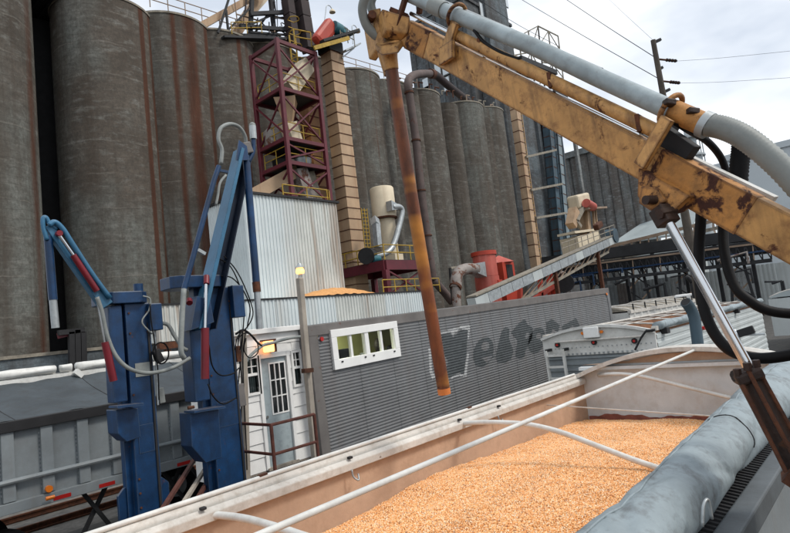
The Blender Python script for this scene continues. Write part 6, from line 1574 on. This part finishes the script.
obj('stack_mouth', B().tube([(8.250, 2.206, 3.684), (8.190, 2.216, 3.731)], 0.058, 16), m_dark, tr, auto=50)
mp = (8.600, 1.660, 3.264)
obj('mirror', B().bar((8.600, 1.757, 3.233), (8.600, 1.566, 3.283), 0.06, 0.10), m_dark, tr, bevel=0.01)
obj('mirror_arm', B().tube([(8.600, 1.854, 3.213), (8.600, 1.679, 3.214), (8.600, 1.455, 3.210)], 0.016, 8), m_galv, tr)
obj('air_horn', B().tube([(8.800, 1.853, 3.249), (8.800, 1.788, 3.204)], 0.05, 12), m_chrome, tr, auto=40)
obj('mirror_post', B().tube([(8.700, 1.781, 3.199), (8.7, (8.700, 1.781, 3.199)[1], 2.5)], 0.025, 8), m_galv, tr)

# ------------------------------------------------------------------ yellow probe boom over the near trailer
bm = thing('yellow_probe_boom', 'rusty yellow hydraulic probe boom reaching over the corn trailer from the right', 'sampler', (2.2, -0.6, 0))
bA, bB = (2.925, 0.165, 3.882), (3.247, 2.490, 6.031)
viewn = (-0.92, 0.38, 0.06)
mb = obj('boom_beam', B().bar(bA, bB, 0.185, 0.085, up=viewn), m_yellow, bm, bevel=0.008)
obj('beam_sleeve', B().bar(lerp(bA, bB, 0.135), lerp(bA, bB, 0.29), 0.189, 0.092, up=viewn), m_yellow_rust, mb)
obj('beam_end_wear', B().bar(lerp(bA, bB, 0.90), lerp(bA, bB, 0.975), 0.189, 0.091, up=viewn), m_yellow_rust, mb)
# slide cylinder above the beam
obj('slide_cylinder', B().tube([(3.154, 1.999, 5.763), (3.060, 1.294, 5.118), (2.994, 0.788, 4.654)], 0.037, 14), m_yellow, bm, auto=40)
obj('slide_rod', B().tube([(3.211, 2.395, 6.125), (3.154, 1.999, 5.763)], 0.016, 10), m_chrome, bm, auto=40)
obj('guide_rod', B().tube([(3.165, 1.972, 5.662), (3.079, 1.312, 5.063), (3.004, 0.894, 4.684)], 0.010, 8), m_chrome, bm, auto=40)
for p in ((3.136, 1.803, 5.595), (3.067, 1.341, 5.161), (3.004, 0.885, 4.740)):
    obj('cylinder_clip', B().bar(add(p, (0, 0, -0.045)), add(p, (0, 0, 0.045)), 0.02, 0.075, up=(1, 0, 0)), m_rust, bm)
obj('hydraulic_line', B().tube(curve([(3.101, 1.825, 5.703), (3.102, 1.765, 5.595), (3.083, 1.653, 5.475), (3.077, 1.525, 5.368)], 5), 0.011, 8), m_black, bm, smooth=True)
# grey conduit
obj('conduit_tube', B().tube([(3.207, 2.512, 6.375), (3.146, 1.973, 5.888), (3.080, 1.437, 5.420), (3.017, 1.076, 5.075), (2.972, 0.828, 4.845), (2.952, 0.676, 4.705)], 0.049, 20), m_conduit, bm, auto=50)
obj('conduit_tube', B().tube([(3.203, 2.110, 6.058), (3.169, 1.611, 5.609), (3.114, 1.081, 5.120)], 0.03, 14), m_galv, bm, auto=50)
obj('conduit_coupling', B().tube([(3.156, 2.163, 6.058), (3.156, 2.070, 5.975)], 0.057, 20), m_hose, bm, auto=40)
obj('rusty_sleeve', B().tube([(2.952, 0.715, 4.742), (2.943, 0.578, 4.619)], 0.053, 20), m_yellow_rust, bm, auto=40)
obj('hose_clamp', B().tube([(2.939, 0.596, 4.635), (2.938, 0.569, 4.612)], 0.062, 20), m_galv, bm, auto=40)
hz_ = curve([(2.932, 0.575, 4.619), (2.933, 0.518, 4.588), (2.930, 0.454, 4.532), (2.931, 0.390, 4.448), (2.944, 0.318, 4.327), (2.968, 0.240, 4.165)], 14)
def corrugated(pts, r, amp):
    return B().tube(pts, [r+(amp if k % 2 else 0) for k in range(len(pts))], 18)
obj('corrugated_hose', corrugated(hz_, 0.050, 0.004), m_hose, bm, smooth=True)
h2 = curve([(3.167, 0.480, 4.597), (3.163, 0.497, 4.512), (3.157, 0.519, 4.418), (3.150, 0.548, 4.276)], 14)
obj('drop_hose', corrugated(h2, 0.04, 0.004), m_black, bm, smooth=True)
# straps and brackets
def strap(a, c, w=0.07, t=0.03, m=m_yellow): return obj('strap_plate', B().bar(a, c, w, t, up=viewn), m, bm, bevel=0.004)
strap((3.148, 2.114, 5.653), (3.101, 1.959, 5.820), 0.10)
strap((3.113, 2.072, 5.590), (3.113, 2.053, 5.710), 0.17)
strap((2.921, 0.893, 4.510), (2.875, 0.719, 4.690), 0.07)
strap((3.157, 2.497, 6.056), (3.149, 2.373, 6.228), 0.055, 0.03, m_rust)
strap((3.266, 2.363, 6.125), (3.260, 2.325, 6.214), 0.05, 0.03, m_rust)
for c, d in (((3.142, 1.964, 5.879), 0.075), ((2.949, 0.719, 4.745), 0.075)):
    ax = (Vector((2.972, 0.828, 4.845))-Vector((3.080, 1.437, 5.420))).normalized(); u1 = ax.cross(Vector((0, 0, 1))).normalized(); u2 = ax.cross(u1)
    ring = [tuple(Vector(c)+u1*d*math.cos(R(k*15))+u2*d*math.sin(R(k*15))) for k in range(25)]
    obj('u_bolt', B().tube(ring, 0.013, 8), m_yellow_rust, bm, smooth=True)
for p in ((2.863, 0.722, 4.767), (2.892, 0.638, 4.700)):
    obj('lug', B().bar(p, add(p, (0.035, -0.035, -0.012)), 0.045, 0.03), m_oily, bm, bevel=0.006)
obj('angle_rail', B().bar((3.026, 0.796, 4.663), (2.995, 0.672, 4.513), 0.09, 0.06, up=viewn), m_dark, bm)
obj('white_strip', B().bar((3.075, 0.701, 4.518), (3.046, 0.384, 4.232), 0.025, 0.05, up=viewn), m_alu, bm)
obj('strut', B().bar((3.088, 0.790, 4.640), (3.129, 0.723, 4.774), 0.05), m_dark, bm)
# cylinder bracket under the boom
obj('pivot_bracket', B().prism([(2.945, 0.911, 4.508), (2.898, 0.692, 4.307), (2.887, 0.774, 4.248), (2.892, 0.831, 4.241), (2.917, 0.911, 4.321), (2.942, 0.936, 4.370)], (0.09, -0.035, 0)), m_yellow_rust, bm, bevel=0.006)
obj('pivot_plate', B().prism([(2.883, 0.892, 4.404), (2.879, 0.824, 4.376), (2.876, 0.793, 4.305), (2.860, 0.862, 4.270), (2.873, 0.915, 4.323)], (0.025, -0.01, 0)), m_yellow_rust, bm, bevel=0.006)
c = (2.839, 0.848, 4.319); obj('pivot_pin', B().tube([add(c, (-0.03, 0.012, 0)), add(c, (0.03, -0.012, 0.0))], 0.022, 14), m_oily, bm, auto=40)
obj('clevis', B().bar((2.892, 0.825, 4.279), (2.878, 0.793, 4.193), 0.085, 0.08), m_oily, bm, bevel=0.006)
obj('clevis_nut', B().tube([(2.825, 0.814, 4.243), (2.915, 0.772, 4.254)], 0.026, 6), m_oily, bm)
obj('lift_rod', B().tube([(2.882, 0.799, 4.219), (2.898, 0.573, 3.505)], 0.023, 16), m_chrome, bm, auto=40)
cy = obj('lift_cylinder', B().tube([(2.895, 0.580, 3.479), (2.882, 0.457, 3.089)], 0.054, 20), m_oily, bm, auto=40)
obj('gland', B().bar((2.883, 0.590, 3.499), (2.889, 0.576, 3.450), 0.135, 0.11), m_oily, cy, bevel=0.012)
for p_, q_ in (((2.820, 0.604, 3.482), (2.801, 0.488, 3.092)), ((2.825, 0.564, 3.506), (2.809, 0.443, 3.125)), ((2.874, 0.538, 3.511), (2.861, 0.414, 3.130))):
    obj('tie_rod', B().tube([p_, q_], 0.009, 8), m_rust, cy)
    obj('tie_nut', B().tube([add(p_, (0, 0, 0.03)), add(p_, (0.002, 0, -0.002))], 0.016, 6), m_oily, cy)
obj('fitting', B().tube([(2.851, 0.630, 3.478), (2.874, 0.603, 3.478)], 0.024, 8), m_dark, cy)
# black hydraulic hoses
obj('hydraulic_hose', B().tube(curve([(2.922, 0.699, 4.673), (3.054, 0.676, 4.645), (3.224, 0.641, 4.606), (3.328, 0.613, 4.519), (3.352, 0.607, 4.387), (3.358, 0.615, 4.283)], 8), 0.018, 10), m_black, bm, smooth=True)
obj('hydraulic_hose', B().tube(curve([(3.255, 0.719, 4.368), (3.255, 0.737, 4.250), (3.248, 0.773, 4.072), (3.196, 0.783, 3.892), (3.160, 0.771, 3.740), (3.147, 0.729, 3.614), (3.152, 0.659, 3.541), (3.196, 0.538, 3.511), (3.291, 0.274, 3.546)], 8), 0.027, 12), m_black, bm, smooth=True)
obj('hydraulic_hose', B().tube(curve([(3.274, 0.631, 4.306), (3.274, 0.650, 4.180), (3.224, 0.655, 4.026), (3.194, 0.635, 3.883), (3.182, 0.586, 3.798), (3.212, 0.487, 3.723), (3.291, 0.253, 3.681)], 8), 0.024, 12), m_black, bm, smooth=True)
# head: yellow yoke carrying the probe
obj('yoke_plate', B().prism([(3.106, 2.676, 6.257), (3.137, 2.611, 6.253), (3.161, 2.631, 5.943), (3.136, 2.685, 5.975)], (0.10, 0.20, 0.0)), m_yellow, bm, bevel=0.012)
obj('yoke_side', B().prism([(3.069, 2.546, 6.189), (3.180, 2.376, 6.078), (3.181, 2.423, 5.968), (3.103, 2.562, 6.029)], (0.05, 0.10, 0.0)), m_yellow, bm, bevel=0.012)
obj('yoke_base', B().prism([(3.106, 2.687, 5.982), (3.092, 2.622, 5.911), (3.147, 2.502, 5.899), (3.232, 2.514, 5.985), (3.324, 2.649, 6.107), (3.241, 2.745, 6.098)], (0, 0, -0.055)), m_yellow, bm, bevel=0.008)
obj('yoke_block', B().bar((3.241, 2.626, 6.175), (3.266, 2.617, 6.049), 0.12, 0.10), m_dark, bm)
c = (3.079, 2.654, 6.197); obj('yoke_pin', B().tube([c, add(c, (0.04, 0.06, 0))], 0.032, 14), m_rust, bm, auto=40)
obj('yoke_bar', B().bar((3.187, 2.559, 6.222), (3.234, 2.444, 6.128), 0.05, 0.03), m_rust, bm)
pr = [(3.186, 2.628, 5.973), (3.208, 2.647, 5.884), (3.226, 2.656, 5.796), (3.383, 2.737, 4.813), (3.498, 2.789, 4.113), (3.608, 2.831, 3.335)]
obj('probe_socket', B().tube(pr[:3], [0.075, 0.062, 0.055], 18), m_yellow, bm, auto=50)
pb2 = obj('probe_tube', B().tube(pr[2:], 0.050, 20), m_probe, bm, auto=50)
obj('probe_rib', B().tube([(3.209, 2.725, 5.965), (3.245, 2.712, 5.783)], 0.03, 10), m_yellow, bm, auto=50)
b = B(); b.tube([(3.608, 2.831, 3.335), (3.613, 2.833, 3.287)], 0.051, 20); obj('probe_nose', b, paint('orange_nose_paint', (0.62, 0.20, 0.05), 0.6), bm, auto=50)
obj('grain_hose', B().tube(curve([(3.212, 2.481, 6.345), (3.172, 2.517, 6.404), (3.093, 2.574, 6.418), (3.050, 2.647, 6.359), (3.044, 2.715, 6.262), (3.082, 2.733, 6.155), (3.137, 2.712, 6.083), (3.180, 2.684, 6.052)], 8), 0.036, 12), m_hose, bm, smooth=True)
obj('grain_hose', B().tube(curve([(3.250, 2.511, 6.366), (3.221, 2.610, 6.430), (3.179, 2.690, 6.413), (3.158, 2.725, 6.340), (3.174, 2.720, 6.261), (3.204, 2.693, 6.210)], 6), 0.034, 12), m_hose, bm, smooth=True)
# pedestal beyond the frame carries the boom and its cylinder
pc = (2.925, 0.165, 3.882)
obj('pedestal', B().box((pc[0]-0.18, pc[1]-0.34, 0.02), (pc[0]+0.18, pc[1]-0.02, pc[2]+0.15)), m_yellow, bm, bevel=0.02)
obj('pedestal_foot', B().bar((2.860, 0.480, 3.101), (pc[0], pc[1]-0.1, 2.75), 0.14, 0.12), m_rust, bm)

# ------------------------------------------------------------------ power pole and lines
pb3, pt3 = (28.591, 7.088, 4.080), (27.237, 6.883, 15.360)
pw = thing('power_pole', 'leaning dark wooden power pole with side insulators behind the boom', 'power pole', (pb3[0], pb3[1], 0))
dr = (Vector(pb3)-Vector(pt3)); base = Vector(pb3)+dr*((0-pb3[2])/dr.z)
obj('pole', B().tube([tuple(base), pt3], [0.26, 0.11], 12), m_polewood, pw, auto=50)
for a, c in (((27.327, 6.915, 14.488), (27.966, 6.224, 14.287)), ((27.478, 6.902, 13.470), (28.056, 6.277, 13.280))):
    ins = obj('insulator_arm', B().tube([a, c], 0.045, 8), m_rust, pw)
    for k in range(4): q = lerp(a, c, 0.5+k*0.13); obj('insulator_disc', B().tube([q, add(q, (0.05, -0.03, 0))], 0.075, 12), m_dark, ins, auto=40)
for a in ((27.357, 6.959, 13.987), (27.568, 6.878, 12.958), (27.298, 6.830, 15.259)): obj('pole_fitting', B().bar(a, add(a, (0.2, -0.2, 0.1)), 0.12), m_dark, pw)
def wire(pts, r=0.02): return B().tube(curve(pts, 8), r, 5)
for k, (pts, lab) in enumerate((
    ([(27.327, 6.908, 14.533), (32.525, 10.835, 19.837), (37.961, 17.056, 28.209)], 'upper black power line running up left from the leaning pole'),
    ([(27.478, 6.895, 13.515), (34.218, 13.273, 21.133), (41.975, 23.816, 33.661)], 'lower black power line running up left from the leaning pole'),
    ([(27.267, 6.856, 15.309), (30.096, 9.131, 19.178), (32.918, 11.391, 23.194)], 'thin pale wire rising left from the pole top'),
    ([(27.966, 6.224, 14.287), (27.022, 4.393, 13.402), (26.829, 1.706, 12.556)], 'thin wire leaving the upper insulator to the right'),
    ([(28.056, 6.277, 13.280), (27.020, 4.548, 12.403), (26.828, 1.866, 11.527)], 'thin wire leaving the lower insulator to the right'),
    ([(41.797, 24.320, 31.698), (41.650, 20.605, 27.338), (41.306, 17.017, 23.608)], 'black cable dropping from the headhouse top behind the boom'))):
    tag(obj('power_line', wire(pts, 0.018 if k in (0, 1, 5) else 0.006), m_black), lab, 'wire', 'overhead wires')
